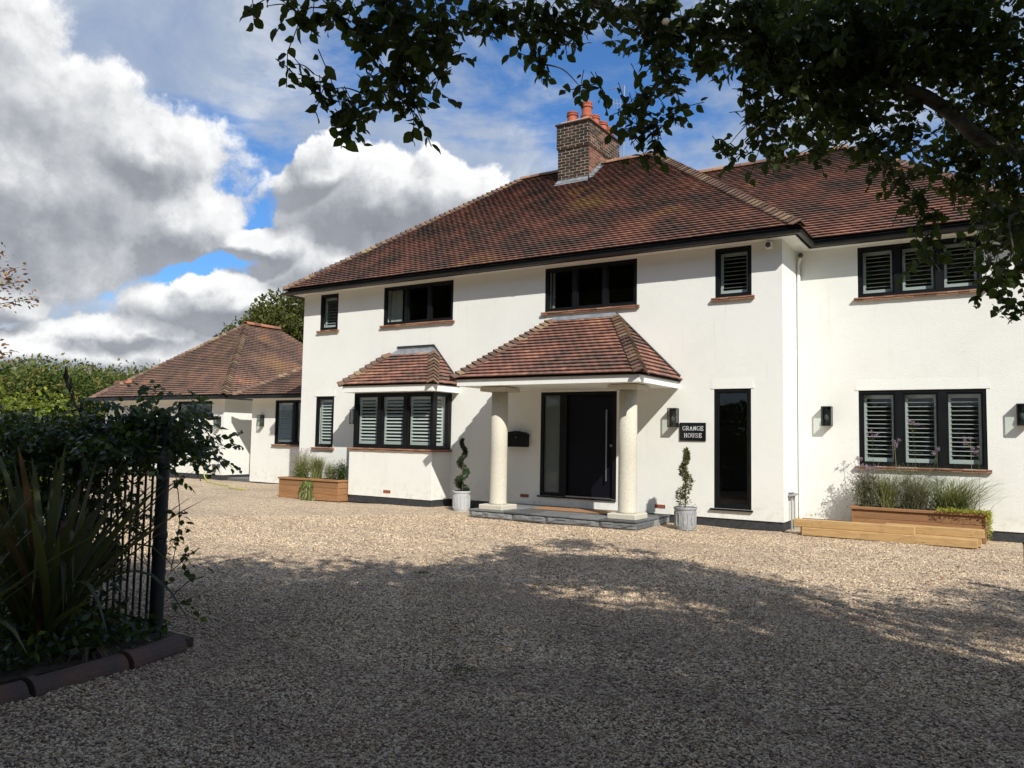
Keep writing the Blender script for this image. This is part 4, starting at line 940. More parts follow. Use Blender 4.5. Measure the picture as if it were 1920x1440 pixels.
def spiral(x, y, z0, z1, label, mat, turns, r0, r1, blob, ragged):
    t = thing('spiral_topiary', label, 'topiary', (x, y, z0)); P = []; D = []
    N = 2600 if not ragged else 1900
    for i in range(N):
        s = random.random()**.9; a = s*turns*2*math.pi+1.0; rr_ = r0*(1-s)+r1*s; b = blob*(1-s*.72)*(1.3 if ragged and random.random() < .2 else 1)
        c = V((x+math.cos(a)*rr_, y+math.sin(a)*rr_, z0+.02+s*(z1-z0))); d = V([random.gauss(0, 1) for _ in range(3)]).normalized()
        if ragged and math.sin(s*37)+math.sin(s*17+1) > 1.1: continue
        P.append(c+d*b*random.uniform(.6, 1)); D.append(d+V((0, 0, .4)))
    if not ragged:
        q = MB(); q.tube([(x+math.cos(s*turns*6.283+1)*(r0*(1-s)+r1*s), y+math.sin(s*turns*6.283+1)*(r0*(1-s)+r1*s), z0+.02+s*(z1-z0)) for s in [k/40 for k in range(41)]], [blob*.75*(1-k/40*.72) for k in range(41)], 7); q.build('inner_growth', M['topi'], t)
    MB().tube([(x, y, z0-.05), (x, y, z1-.04)], [.014, .006], 6).build('trunk', M['bark'], t)
    leaves('foliage', P, D, RNG.uniform(.02, .04, len(P)) if not ragged else RNG.uniform(.03, .06, len(P)), mat, t, kind='stuff')
spiral(-9.60, 13.20, .40, 1.47, 'dark green tightly clipped spiral topiary in the pale pot beside the bay window', M['topi'], 2.6, .105, .03, .098, False)
spiral(-4.80, 13.24, .36, 1.36, 'ragged browning spiral topiary in the grey pot below the plaque', M['topi2'], 2.1, .085, .02, .10, True)
dm = MB().box((-7.9, -6.15), (13.18, 13.72), (.157, .172)).build('doormat', M['coir'], bevel=.003); tag(dm, 'brown coir doormat on the slate step in front of the door', 'doormat')

# ---- plants in the planters
def clump(name, label, cat, x, y, z, n, h, spread, mat, kinds='stem', group=None, heads=None, lean=(0, 0)):
    t = thing(name, label, cat, (x, y, z), group); q_v = []; q_f = []; rn = []; hp = []; hd = []
    for i in range(n):
        a = random.uniform(0, 6.283); r = random.random()**.6; hh = h*random.uniform(.55, 1.05); dx, dy = math.cos(a)*r*spread+lean[0], math.sin(a)*r*spread*.55+lean[1]
        b = V((x+random.gauss(0, .05)*spread*3, y+random.gauss(0, .05), z-.03)); w_ = random.uniform(.0018, .0035) if kinds == 'stem' else random.uniform(.003, .006)
        pts_ = [b, b+V((dx*.25, dy*.25, hh*.45)), b+V((dx*.62, dy*.62, hh*.8)), b+V((dx*1.05, dy*1.05, hh*(1.0 if kinds == 'stem' else .9)))]
        s = V((random.gauss(0, 1), random.gauss(0, 1), 0)).normalized()
        base = len(q_v)
        for k, p in enumerate(pts_): ww = w_*(1-k/4.2); q_v += [p-s*ww, p+s*ww]
        q_f += [(base+2*k, base+2*k+1, base+2*k+3, base+2*k+2) for k in range(3)]; rn += [random.random()]*3
        hp.append(pts_[-1]); hd.append(pts_[-1]-pts_[-2])
    npmesh('stems', [tuple(v) for v in q_v], q_f, mat, t, 'stuff', rn)
    return t, hp, hd
def foliage_ball(t, x, y, z, rx, ry, rz, n, size, mat, name='foliage'):
    P = RNG.normal(0, .45, (n, 3))*np.array([rx, ry, rz]) + np.array([x, y, z]); D = RNG.normal(0, 1, (n, 3)) + np.array([0, 0, .8])
    return leaves(name, P, D, RNG.uniform(size*.6, size*1.3, n), mat, t, LEAF_THIN, kind='stuff')
zp = .42; yy = 14.78
t, hp, hd = clump('lavender_bush', 'bushy dark lavender at the left end of the right planter', 'lavender', -2.10, yy, zp, 260, .74, .26, M['lavender'])
foliage_ball(t, -2.10, yy, zp+.32, .27, .20, .38, 2300, .05, M['lavender']); leaves('flower_heads', hp, hd, .05, M['verb'], t, LEAF_THIN, kind='stuff')
t, hp, hd = clump('yellow_green_grass', 'fine yellow-green grass clump beside the lavender in the right planter', 'ornamental grass', -1.78, yy, zp, 620, .66, .34, M['grassy'])
foliage_ball(t, -1.78, yy, zp+.24, .22, .16, .27, 1200, .045, M['grassy'])
t, hp, hd = clump('wiry_shrub', 'wiry grey-green flowering perennial in the middle of the right planter', 'shrub', -1.36, yy, zp, 620, .80, .55, M['lavender'])
foliage_ball(t, -1.36, yy, zp+.27, .34, .18, .32, 1500, .04, M['lavender']); leaves('flower_heads', hp[:160], hd[:160], .03, M['grassy'], t, LEAF_THIN, kind='stuff')
t, hp, hd = clump('arching_grass', 'loose arching green grass at the right end of the right planter', 'ornamental grass', -.80, yy, zp, 560, .72, .80, M['grassy'], 'blade', lean=(.10, -.05))
foliage_ball(t, -.85, yy, zp+.16, .34, .16, .20, 1200, .05, M['topi2'])
t = thing('golden_creeper', 'golden-yellow creeper spilling over the right end of the right planter', 'creeper', (-.34, 14.6, .45))
n = 1900; s = RNG.random(n); P = np.stack([np.where(s < .5, RNG.uniform(-1.0, -.30, n), -.31+np.abs(RNG.normal(0, .025, n))), np.where(s < .5, 14.50+RNG.normal(0, .05, n), RNG.uniform(14.46, 14.95, n)), np.where(s < .5, .48+np.abs(RNG.normal(0, .02, n)), .50-np.abs(RNG.normal(0, .17, n)))], 1)
leaves('foliage', P, RNG.normal(0, 1, (n, 3)), RNG.uniform(.02, .04, n), M['yel'], t, kind='stuff')
for i, (x, hgt) in enumerate(((-1.98, 1.76), (-1.33, 1.92), (-1.62, 1.60), (-1.02, 1.48), (-.52, 1.66), (-.42, 1.52), (-2.2, 1.28))):
    t = thing('verbena', ['tall purple verbena in front of the left light of the right window', 'tallest purple verbena, its flower against the middle window light', 'short purple verbena beside the tallest one', 'purple verbena at the foot of the second mullion', 'purple verbena against the right window light, with the higher flower', 'purple verbena against the right window light, lower flower', 'low purple verbena at the left corner of the right planter'][i], 'flower', (x, yy-.05, zp), 'verbena stems in the right planter')
    q = MB(); top = V((x+random.uniform(-.04, .04), yy-.08, hgt)); pth = [V((x, yy-.05, zp)), V((x+.01, yy-.05, zp+(hgt-zp)*.5)), top]; q.tube(pth, .003, 4)
    tips = [top]
    for k in range(3): e = top+V((random.uniform(-.09, .09), random.uniform(-.04, .04), random.uniform(-.10, .03))); q.tube([pth[1].lerp(top, .75), e], .002, 3); tips.append(e)
    q.build('stem', M['grassy'], t); P = []; 
    for e in tips: P += [e+V([random.gauss(0, .013) for _ in range(3)]) for _ in range(34)]
    leaves('flower_head', P, RNG.normal(0, 1, (len(P), 3)), .019, M['verb'], t, kind='stuff')
zp = .44; yy = 13.34
t, hp, hd = clump('tufted_grass', 'upright green grass tuft trailing over the front of the left planter', 'ornamental grass', -14.02, yy, zp, 620, .66, .30, M['grassy'], 'blade')
n = 260; P = np.stack([RNG.normal(-14.0, .09, n), np.full(n, 13.01)+RNG.normal(0, .01, n), RNG.uniform(.02, .46, n)], 1); leaves('trailing_blades', P, np.tile((0, -.05, -1.0), (n, 1))+RNG.normal(0, .2, (n, 3)), .16, M['grassy'], t, LEAF_THIN, kind='stuff')
t, hp, hd = clump('lilac_perennial', 'airy lilac-flowered perennial at the left end of the left planter', 'flower', -14.55, yy, zp, 420, .74, .42, M['grassy']); leaves('flower_heads', hp, hd, .035, M['verb'], t, LEAF_THIN, kind='stuff')
foliage_ball(t, -14.5, yy, zp+.2, .30, .18, .24, 2200, .05, M['grassy'])
t, hp, hd = clump('rusty_perennial', 'low rusty-pink perennial right of the grass tuft in the left planter', 'flower', -13.55, yy, zp, 300, .50, .28, M['lavender']); foliage_ball(t, -13.55, yy, zp+.16, .22, .16, .20, 1500, .04, M['grassy'])
t, hp, hd = clump('green_bush', 'small dark green bush at the right end of the left planter', 'shrub', -13.20, yy, zp, 80, .45, .14, M['topi']); foliage_ball(t, -13.2, yy, zp+.2, .16, .14, .24, 1800, .05, M['hedge'])

# ================================================================ FENCE, EDGING, BED
bed = MB(); bed.box((-12, -5.0), (-2, 3.62), (-.02, .06)); b = bed.build('flower_bed', M['soil'], kind='structure')
fe = thing('railing_fence', 'black iron railing fence half buried in climbing leaves at the left', 'fence', (-5.42, 3.56, 0))
q = MB(); q.lathe((-5.37, 3.56, 0), [(.050, 0), (.050, .62), (.056, .64), (.056, .68), (.048, .70), (.048, .74), (.054, .75), (.054, .78), (.046, .80), (.046, 1.58), (.056, 1.60), (.056, 1.63), (.03, 1.68)], 18); q.build('post', M['iron'], fe)
for z in (.10, 1.52): MB().box((-11.9, -5.43), (3.55, 3.575), (z, z+.035)).build('rail', M['iron'], fe)
bar = MB(); bar.tube([(0, 0, .05), (0, 0, 1.60)], .0105, 6); bar.lathe((0, 0, 1.56), [(.006, 0), (.016, .03), (.002, .11)], 6)
bm_ = bar.mesh('bar', M['iron']); x = -5.50
while x > -11.8:
    inst('bar', bm_, fe, Matrix.Translation((x, 3.562, 0))); x -= .088
MB().box((-11.8, -5.44), (3.50, 3.62), (-.02, .075)).build('kerb', M['edging'], fe)
cs = thing('cctv_notice', 'small grey CCTV notice fixed between the railings beside the post', 'sign', (-5.58, 3.53, 1.38))
MB().box((-5.70, -5.49), (3.525, 3.535), (1.30, 1.53)).build('plate', M['signgrey'], cs)
lettering((0, 3.53, 0), EX, NY, 'CCTV', -5.595, 1.45, .05, .036, .045, .007, M['grey'], cs, d=.0065)
ed = thing('pipe_edging', 'row of half-buried dark terracotta pipes edging the flower bed', 'edging', (-4.9, 2.6, 0))
pp = [V((-4.66, .55, .02)), V((-4.74, 1.45, .02)), V((-4.78, 2.36, .025)), V((-4.87, 3.0, .02)), V((-5.0, 3.50, .02))]
for i in range(4):
    a, b = pp[i], pp[i+1]; d = (b-a).normalized(); a2 = a+d*.012
    MB().tube([a2, a2+d*.05, a2+d*.051, b-d*.012], [.094, .094, .082, .084], 18).build('pipe_segment', M['edging'], ed)
gp = thing('gate_post', 'dark metal gate post just inside the right edge of the picture', 'post', (.135, 9.85, 0))
q = MB(); q.box((.11, .19), (9.85, 9.95), (0, .52)); q.build('post', M['iron'], gp, bevel=.006); MB().box((.10, .20), (9.84, 9.96), (.52, .55)).build('post_cap', M['iron'], gp, bevel=.006)

# climbing shrub over the railings
t = thing('climbing_shrub', 'dense glossy dark climber smothering the top of the railings and spraying past the post', 'climber', (-6.6, 3.6, 0))
C_ = []; RD = []
for _ in range(560):
    x = random.uniform(-10.2, -5.30); z = random.gauss(1.50, .17) - (.10 if x < -6.1 else 0); y = random.gauss(3.60, .22)
    if z > 1.80: z = random.uniform(1.5, 1.78)
    if x < -6.1 and z > 1.60: z = random.uniform(1.35, 1.6)
    if z < 1.30: z = random.uniform(1.32, 1.6)
    C_.append((x, y, z)); RD.append(random.uniform(.13, .2))
for _ in range(620):          # thinner growth between the bars
    x = random.uniform(-10, -5.6); z = random.uniform(.15, 1.35)
    if x > -6.05 and random.random() < .78: continue
    C_.append((x, 3.58+random.gauss(0, .10), z)); RD.append(.14)
for (x, y, z, r) in ((-5.2, 3.6, 1.62, .14), (-5.1, 3.62, 1.52, .12), (-5.02, 3.6, 1.60, .09), (-5.15, 3.6, 1.42, .10), (-5.08, 3.6, 1.36, .07), (-4.98, 3.6, 1.50, .07), (-5.3, 3.6, 1.7, .14), (-5.25, 3.65, .95, .10), (-5.22, 3.65, .72, .12), (-5.18, 3.65, .50, .12), (-5.2, 3.7, .3, .10), (-5.1, 3.7, .62, .09), (-5.22, 3.6, 1.2, .08)):
    C_.append((x, y, z)); RD.append(r)
sg, LP, LD = sprays(C_, RD, 170, .22, 7, .3)
leaves('foliage', LP, LD, RNG.uniform(.038, .068, len(LP)), M['hedge'], t, LEAF_HI, kind='stuff')
q = MB()
for (a, b_, c) in sg[::2]: q.tube([a, b_, c], .0025, 3, False)
for (a, b_, c) in (((-5.3, 3.6, 1.6), (-5.05, 3.58, 1.62), (-4.84, 3.58, 1.50)), ((-5.3, 3.6, 1.5), (-5.1, 3.58, 1.44), (-4.92, 3.58, 1.30)), ((-5.3, 3.62, .5), (-5.12, 3.62, .62), (-4.98, 3.62, .70)), ((-5.3, 3.62, .3), (-5.1, 3.62, .44), (-4.92, 3.62, .50)), ((-5.3, 3.6, 1.3), (-5.2, 3.6, .9), (-5.28, 3.6, .5)), ((-5.7, 3.55, 1.5), (-5.6, 3.5, .9), (-5.75, 3.55, .3))):
    q.tube(smooth_path([a, b_, c], 5), .004, 4, False)
q.build('twigs', M['bark'], t, kind='stuff')
P = [(-5.05+random.gauss(0, .12), 3.6+random.gauss(0, .05), 1.5+random.gauss(0, .12)) for _ in range(110)]
leaves('long_leaves', P, [(1, 0, random.uniform(-.9, .1)) for _ in P], RNG.uniform(.08, .13, len(P)), M['hedge'], t, LEAF_THIN, kind='stuff')
# sunlit hedge behind
t = thing('laurel_hedge', 'yellow-green sunlit hedge rising behind the railings at the left', 'hedge', (-11, 5, 0)); C_ = []; RD = []
for _ in range(520):
    y = random.uniform(4.3, 5.9); x = random.uniform(-15.5, -8.6-(y-4.3)*1.3); zt = 1.92+.10*math.sin(x*1.7)+.07*math.sin(x*4.1+y) - (.35 if x > -8.9-(y-4.3)*1.3 else 0)
    C_.append((x, y, min(zt, zt*math.sqrt(random.random())))); RD.append(.2)
sg, LP, LD = sprays(C_, RD, 100, .26, 7, .1)
leaves('foliage', LP, LD, RNG.uniform(.05, .085, len(LP)), M['laurel'], t, LEAF_LO, kind='stuff')
q = MB()
for i in range(10): q.tube([(-15+i*.6, 5.0, 0), (-15+i*.6+.1, 5.1, 1.2)], [.03, .01], 5, False)
q.build('stems', M['bark'], t, kind='stuff')
# dead flower stalk
t = thing('flax_flower_stalk', 'dark dried flower stalk with curved pods rising above the climber', 'flower stalk', (-5.9, 3.3, 0)); q = MB()
S_ = smooth_path([(-5.85, 3.1, .1), (-5.95, 3.25, 1.0), (-6.02, 3.3, 1.55), (-6.22, 3.3, 1.80), (-6.36, 3.3, 1.97)], 5); q.tube(S_, [.011*(1-.6*i/(len(S_)-1)) for i in range(len(S_))], 5)
q.build('stem', M['bark'], t)
for k, (i, sx) in enumerate(((12, 1), (14, -1), (16, 1), (17, -1), (18, 1), (19, 1))):
    p = S_[i]; MB().tube([p, p+V((sx*.02, 0, .04)), p+V((sx*.018-.01, 0, .10))], [.008, .014, .003], 6).build('pod', M['bark'], t)
# New Zealand flax in the bed
def flax(x, y, n, hmax, label, seed):
    random.seed(seed); t = thing('flax_plant', label, 'flax', (x, y, .05), 'flax plants in the flower bed')
    k = 0
    for i in range(n):
        a = random.uniform(0, 6.283) if i > 3 else [-.25, .15, 2.9, -1.2][i]; L = hmax*random.uniform(.6, 1.05); out = random.uniform(.12, .75) if i > 3 else [.98, .80, .6, .5][i]; w_ = random.uniform(.022, .036)
        droop = random.random() < .3; v = []; N = 9; side = V((-math.sin(a), math.cos(a), 0)); d = V((math.cos(a), math.sin(a), 0)); b = V((x, y, .05))+d*random.uniform(0, .12)+side*random.gauss(0, .04)
        for j in range(N+1):
            s = j/N; r_ = out*L*(s**1.35); z = L*math.sqrt(max(0, 1-out*out*.8))*(s - (.75*s**4 if droop else .12*s**3)); ww = w_*(.55+.9*s-.1)*(1-s**3.2)+.001
            c = b+d*r_+V((0, 0, max(z, .0))); v += [c-side*ww+d*.0, c+V((0, 0, -ww*.55)), c+side*ww]
        f = []
        for j in range(N): f += [(3*j, 3*j+1, 3*j+4, 3*j+3), (3*j+1, 3*j+2, 3*j+5, 3*j+4)]
        MB().add(v, f, random.random()).build('blade', M['flax'], t, smooth=True)
flax(-5.75, 2.95, 90, 1.62, 'large flax with long sword leaves beside the railings, one blade reaching past the post', 3)
flax(-5.5, 2.15, 60, 1.35, 'flax at the left edge of the picture with reddish blades', 5)
for (x, y, a, L, lab) in ((-5.15, 2.95, -.6, .42, 0), (-5.25, 2.7, -.9, .38, 0), (-5.2, 2.4, -1.3, .4, 0)):
    pass
t = thing('low_iris', 'small arching strappy plant flopping over the pipe edging', 'plant', (-5.15, 2.9, .05))
random.seed(9)
for i in range(12):
    a = random.uniform(-1.6, .5); L = random.uniform(.28, .46); d = V((math.cos(a), math.sin(a), 0)); side = V((-d.y, d.x, 0)); v = []; N = 8; b = V((-5.18, 2.95, .05))
    for j in range(N+1): s = j/N; ww = .013*(1-s**2.5)+.001; c = b+d*L*.85*s+V((0, 0, L*.95*s-L*1.15*s*s*.95)); v += [c-side*ww, c+V((0, 0, -ww*.5)), c+side*ww]
    f = []
    for j in range(N): f += [(3*j, 3*j+1, 3*j+4, 3*j+3), (3*j+1, 3*j+2, 3*j+5, 3*j+4)]
    MB().add(v, f, .5+.3*random.random()).build('blade', M['flax'], t, smooth=True)
t = thing('bed_ground_cover', 'low dark ground cover filling the soil under the flax', 'ground cover', (-6, 2.6, .06))
n = 5200; P = np.stack([RNG.uniform(-7.6, -5.08, n), RNG.uniform(1.0, 3.5, n), .06+np.abs(RNG.normal(0, .07, n))], 1); P = P[P[:, 0] < -5.02-.13*(3.5-P[:, 1])*0-.0]
leaves('foliage', P, RNG.normal(0, 1, P.shape)+np.array([0, 0, .5]), RNG.uniform(.04, .09, len(P)), M['hedge'], t, kind='stuff')
# weeds in the gravel
random.seed(21)
for (x, y, lab) in ((-5.55, 6.9, 'small green weed tuft in the shaded gravel, farther of the two'), (-3.05, 4.25, 'small green weed tuft in the gravel near the bottom of the picture')):
    P = [(x+random.gauss(0, .05), y+random.gauss(0, .05), .01+abs(random.gauss(0, .008))) for _ in range(120)]
    tag(leaves('weed_tuft', P, [(random.gauss(0, 1), random.gauss(0, 1), .6) for _ in P], .028, M['hedge'], None, LEAF_THIN), lab, 'weed', 'weeds in the gravel')
P = np.stack([RNG.uniform(-8, .5, 420), RNG.uniform(2.4, 11.5, 420), RNG.uniform(.012, .03, 420)], 1)
lf = leaves('fallen_leaves', P, RNG.normal(0, 1, (420, 3))*np.array([1, 1, .15]), RNG.uniform(.03, .06, 420), M['redleaf'], None, LEAF_HI, tilt=.25); lf['kind'] = 'stuff'

# ================================================================ OVERHANGING TREE
CL = [[-2.88,2.32,3.53,0.063],[-2.79,2.43,3.53,0.086],[-2.74,2.59,3.61,0.118],[-2.65,2.73,3.54,0.133],[-2.62,2.82,3.67,0.181],[-2.52,2.87,3.51,0.162],[-2.51,3.05,3.7,0.201],[-2.45,3.08,3.51,0.127],[-2.81,2.43,3.28,0.051],[-2.75,2.51,3.25,0.073],[-2.71,2.59,3.2,0.079],[-2.69,2.66,3.12,0.118],[-2.69,2.71,3.05,0.062],[-2.66,2.78,3.23,0.092],[-2.52,2.91,3.22,0.092],[-2.47,2.98,3.16,0.075],[-2.61,2.9,3.36,0.112],[-2.51,2.96,3.39,0.124],[-2.45,3.12,3.66,0.139],[-2.37,3.32,3.87,0.161],[-2.29,3.49,3.92,0.165],[-2.19,3.51,3.77,0.084],[-2.21,3.68,3.9,0.134],[-2.22,3.65,3.73,0.079],[-2.13,3.75,3.86,0.121],[-2.04,3.83,4.02,0.171],[-2.2,3.7,3.67,0.046],[-1.86,3.92,4.03,0.137],[-1.73,4.17,4.11,0.214],[-1.95,3.69,3.48,0.038],[-1.85,3.73,3.48,0.044],[-1.76,3.93,3.43,0.097],[-1.72,4.0,3.32,0.11],[-1.65,4.06,3.24,0.084],[-1.69,4.04,3.51,0.112],[-1.61,4.11,3.43,0.112],[-1.62,4.23,3.65,0.117],[-1.71,4.24,3.81,0.147],[-1.78,4.33,4.03,0.218],[-1.72,4.06,3.17,0.039],[-1.55,4.41,4.04,0.218],[-1.4,4.53,4.13,0.259],[-1.26,4.72,4.07,0.302],[-1.28,4.51,3.79,0.128],[-1.29,4.59,3.62,0.121],[-1.19,4.84,3.87,0.283],[-1.21,4.93,3.67,0.207],[-1.25,4.77,3.48,0.138],[-1.38,4.57,3.34,0.084],[-1.43,4.56,3.31,0.049],[-1.3,4.62,3.26,0.063],[-1.17,4.85,3.34,0.109],[-1.05,5.09,4.12,0.398],[-1.01,5.23,3.84,0.318],[-1.01,5.04,3.51,0.17],[-0.94,5.0,3.35,0.096],[-0.85,5.41,3.99,0.37],[-0.79,5.29,4.25,0.452],[-0.64,5.61,4.1,0.383],[-0.74,5.36,3.64,0.239],[-0.66,5.44,3.44,0.167],[-0.57,5.7,3.32,0.14],[-0.54,5.78,3.71,0.255],[-0.44,5.55,4.27,0.468],[-0.24,5.84,4.39,0.446],[-0.0,5.88,4.31,0.49],[-0.32,6.03,4.2,0.226],[0.05,6.02,3.99,0.356],[-0.38,6.63,3.75,0.24],[-0.49,5.94,3.25,0.111],[-0.47,5.99,3.07,0.111],[-0.46,6.03,2.92,0.111],[-0.56,6.04,2.83,0.068],[-0.26,6.68,3.62,0.202],[-0.12,6.82,3.83,0.247],[0.05,6.6,3.86,0.384],[-0.1,6.94,3.46,0.247],[0.02,6.82,3.13,0.264],[-0.05,6.47,2.82,0.163],[-0.12,6.31,2.63,0.079],[-0.01,6.32,2.55,0.114],[0.07,6.33,2.48,0.061],[0.06,5.1,2.54,0.143],[0.09,5.81,3.02,0.247],[0.07,6.12,3.4,0.307],[-0.24,6.37,3.92,0.159],[-0.84,6.67,4.86,0.566],[-1.32,5.87,4.71,0.42],[-1.09,6.23,4.05,0.28],[-1.7,5.27,4.33,0.17],[-1.31,5.49,4.56,0.351],[-0.11,6.8,4.47,0.254]]
random.seed(31)
tree = thing('overhanging_tree', 'large broadleaved tree whose dark leafy branches hang over the drive from the upper right', 'tree', (5.2, 2.6, 0))
nodes = [(V((5.2, 2.6, 2.6)), None, .24), ]
def limb(pts, r0, r1):
    P = smooth_path(pts, 5); q = MB(); q.tube(P, [r0+(r1-r0)*i/(len(P)-1) for i in range(len(P))], 10, True); return P, q
trunk = MB(); trunk.tube(smooth_path([(5.3, 2.5, -.1), (5.25, 2.55, 1.0), (5.15, 2.6, 2.4), (5.0, 2.5, 4.2), (4.9, 2.2, 6.2), (4.8, 1.8, 8.0)], 4), [.42-.012*i for i in range(21)], 14); trunk.build('trunk', M['bark'], tree, smooth=True)
skel = []
for pts_, r0, r1 in (([(5.1, 2.6, 2.2), (3.2, 4.2, 2.9), (1.4, 5.9, 3.15), (.1, 6.5, 3.62), (-.42, 5.73, 3.87), (-1.2, 5.0, 4.1), (-1.9, 4.3, 4.15), (-2.3, 3.6, 4.2), (-2.5, 3.0, 4.0)], .07, .020),
                     ([(5.0, 2.5, 4.0), (3.0, 2.0, 5.4), (.5, 1.2, 6.1), (-2.0, .4, 6.0), (-4.6, -.2, 5.7)], .16, .03), ([(4.9, 2.3, 5.2), (3.0, 4.0, 6.4), (1.2, 4.6, 6.2)], .12, .03),
                     ([(5.0, 2.5, 4.4), (6.5, 4.2, 5.8), (8.5, 5.0, 6.4)], .13, .03), ([(4.9, 2.2, 6.0), (2.0, -1.5, 7.4), (-1.5, -4.5, 7.6)], .14, .03), ([(4.9, 2.2, 6.0), (7.5, -2, 7.2), (9.5, -5, 7.4)], .14, .03), ([(4.9, 2.2, 5.0), (5.0, -1.5, 6.5), (3.5, -5.5, 7.2)], .13, .03)):
    P, q = limb(pts_, r0, r1); q.build('limb', M['bark'], tree, smooth=True); skel += P
# low sprays seen against the sky
tw = MB(); order = sorted(CL, key=lambda c: min((V(c[:3])-p).length for p in skel)); pool = list(skel)
for c in order:
    c_ = V(c[:3]); p = min(pool, key=lambda s: (s-c_).length + .25*max(0, (c_.z-s.z)))
    L = (c_-p).length; mid = p.lerp(c_, .5)+V((0, 0, .10*L))+V([random.gauss(0, .04*L) for _ in range(3)]); pth = smooth_path([p, mid, c_], 5)
    r0 = min(.012, .0035+.006*L); tw.tube(pth, [r0*(1-.6*i/(len(pth)-1)) for i in range(len(pth))], 5, False); pool += pth[4:]
sg, LP, LD = sprays([c[:3] for c in CL], [c[3]*(.88 if c[0] > -1.75 else .95) for c in CL], 690, .22, 6, .55)
sz = [random.choice((random.uniform(.035, .06), random.uniform(.055, .085), random.uniform(.055, .085))) for _ in LP]
leaves('hanging_leaves', LP, LD, sz, M['leaf'], tree, LEAF_HI, kind='stuff', tilt=1.2)
for (a, b_, c) in sg: tw.tube([a, b_, c], .0028, 3, False)
tw.build('twigs', M['bark'], tree, kind='stuff')
# high crown that shades the drive, widened out of view to block skylight
def ydge(x): return float(np.interp(x, [-13, -9.7, -7.2, -6.4, -5.25, -3.3, -2, -.8, 0, 3, 5], [3.2, 5.9, 6.8, 8.3, 9.3, 9.3, 9.0, 10.0, 9.8, 11, 11]))
HC = []; GAPS = [(-2.42, 6.25), (-2.19, 6.1), (-1.38, 7.15), (-0.66, 6.83), (0.0, 7.72), (-4.16, 6.74), (-3.38, 7.01), (-2.17, 3.32), (-1.99, 3.33), (-4.0, 7.4), (-6.39, 7.03), (-4.0, 5.19)]      # where the crown is open and sun patches reach the gravel
TRY = 0
while len(HC) < 1600 and TRY < 90000:
    TRY += 1
    gx, gy, h = random.uniform(-15, 7), random.uniform(-7, 10.8), random.uniform(5.0, 8.6)
    if gy > ydge(gx)-.38 or any(abs(gx-a)/.70+abs(gy-b)/.48 < 1 for a, b in GAPS): continue
    c = V((gx+1.074*h, gy-.741*h, h)); az = math.degrees(math.atan2(c.x, c.y)); hd = math.hypot(c.x, c.y)
    if -72 < az < 4 and c.y > 0 and (c.z-1.54)/max(hd, .1) < .84: continue
    if any((c-s).length < .36 for s in HC): continue
    HC.append(c)
for _ in range(330):
    gx, gy, h = random.uniform(-6.5, .5), random.uniform(.8, 6.5), random.uniform(5.2, 7.4)
    if any(abs(gx-a)/.70+abs(gy-b)/.48 < 1 for a, b in GAPS): continue
    c = V((gx+1.074*h, gy-.741*h, h)); az = math.degrees(math.atan2(c.x, c.y)); hd = math.hypot(c.x, c.y)
    if not (-72 < az < 4 and c.y > 0 and (c.z-1.54)/max(hd, .1) < .84): HC.append(c)
HC = np.array([tuple(c) for c in HC]); per = 150
P = np.repeat(HC, per, 0) + RNG.normal(0, .30, (len(HC)*per, 3)); D = RNG.normal(0, 1, P.shape) + np.array([0, 0, -.4])
leaves('high_crown', P, D, RNG.uniform(.12, .18, len(P)), M['leaf'], tree, LEAF_LO, kind='stuff', tilt=.8)

# copper-leaved branch reaching in from the left
ct = thing('copper_leaved_tree', 'reddish-leaved tree with sparse branch tips reaching in at the left edge', 'tree', (-12.6, 3.4, 0)); q = MB()
q.tube([(-12.6, 3.4, 0), (-12.5, 3.4, 2.0), (-12.3, 3.5, 4.2)], [.12, .09, .05], 8); q.build('trunk', M['bark'], ct); q = MB(); LP = []; LD = []
for (a, b_) in (((-12.4, 3.45, 2.6), (-10.77, 4.78, 3.81)), ((-12.4, 3.45, 2.6), (-10.75, 4.95, 3.63)), ((-12.4, 3.45, 2.6), (-10.73, 5.0, 3.45)), ((-12.4, 3.45, 2.4), (-10.82, 5.25, 3.28)), ((-12.5, 3.4, 1.8), (-10.87, 5.03, 2.55)), ((-12.5, 3.4, 1.8), (-10.95, 4.8, 2.66))):
    a, b_ = V(a), V(b_); pth = smooth_path([a, a.lerp(b_, .5)+V((0, 0, .12)), b_], 8); q.tube(pth, [.014*(1-.8*i/(len(pth)-1)) for i in range(len(pth))], 5, False)
    for i in range(150):
        s = random.uniform(.45, 1.0); p = pth[int(s*(len(pth)-1))]+V((random.gauss(0, .06), random.gauss(0, .06), random.gauss(0, .055))); LP.append(p); LD.append(V((random.gauss(.4, 1), random.gauss(.4, 1), random.gauss(-.2, .6))))
q.build('branches', M['bark'], ct, kind='stuff'); leaves('foliage', LP, LD, RNG.uniform(.05, .085, len(LP)), M['redleaf'], ct, kind='stuff')

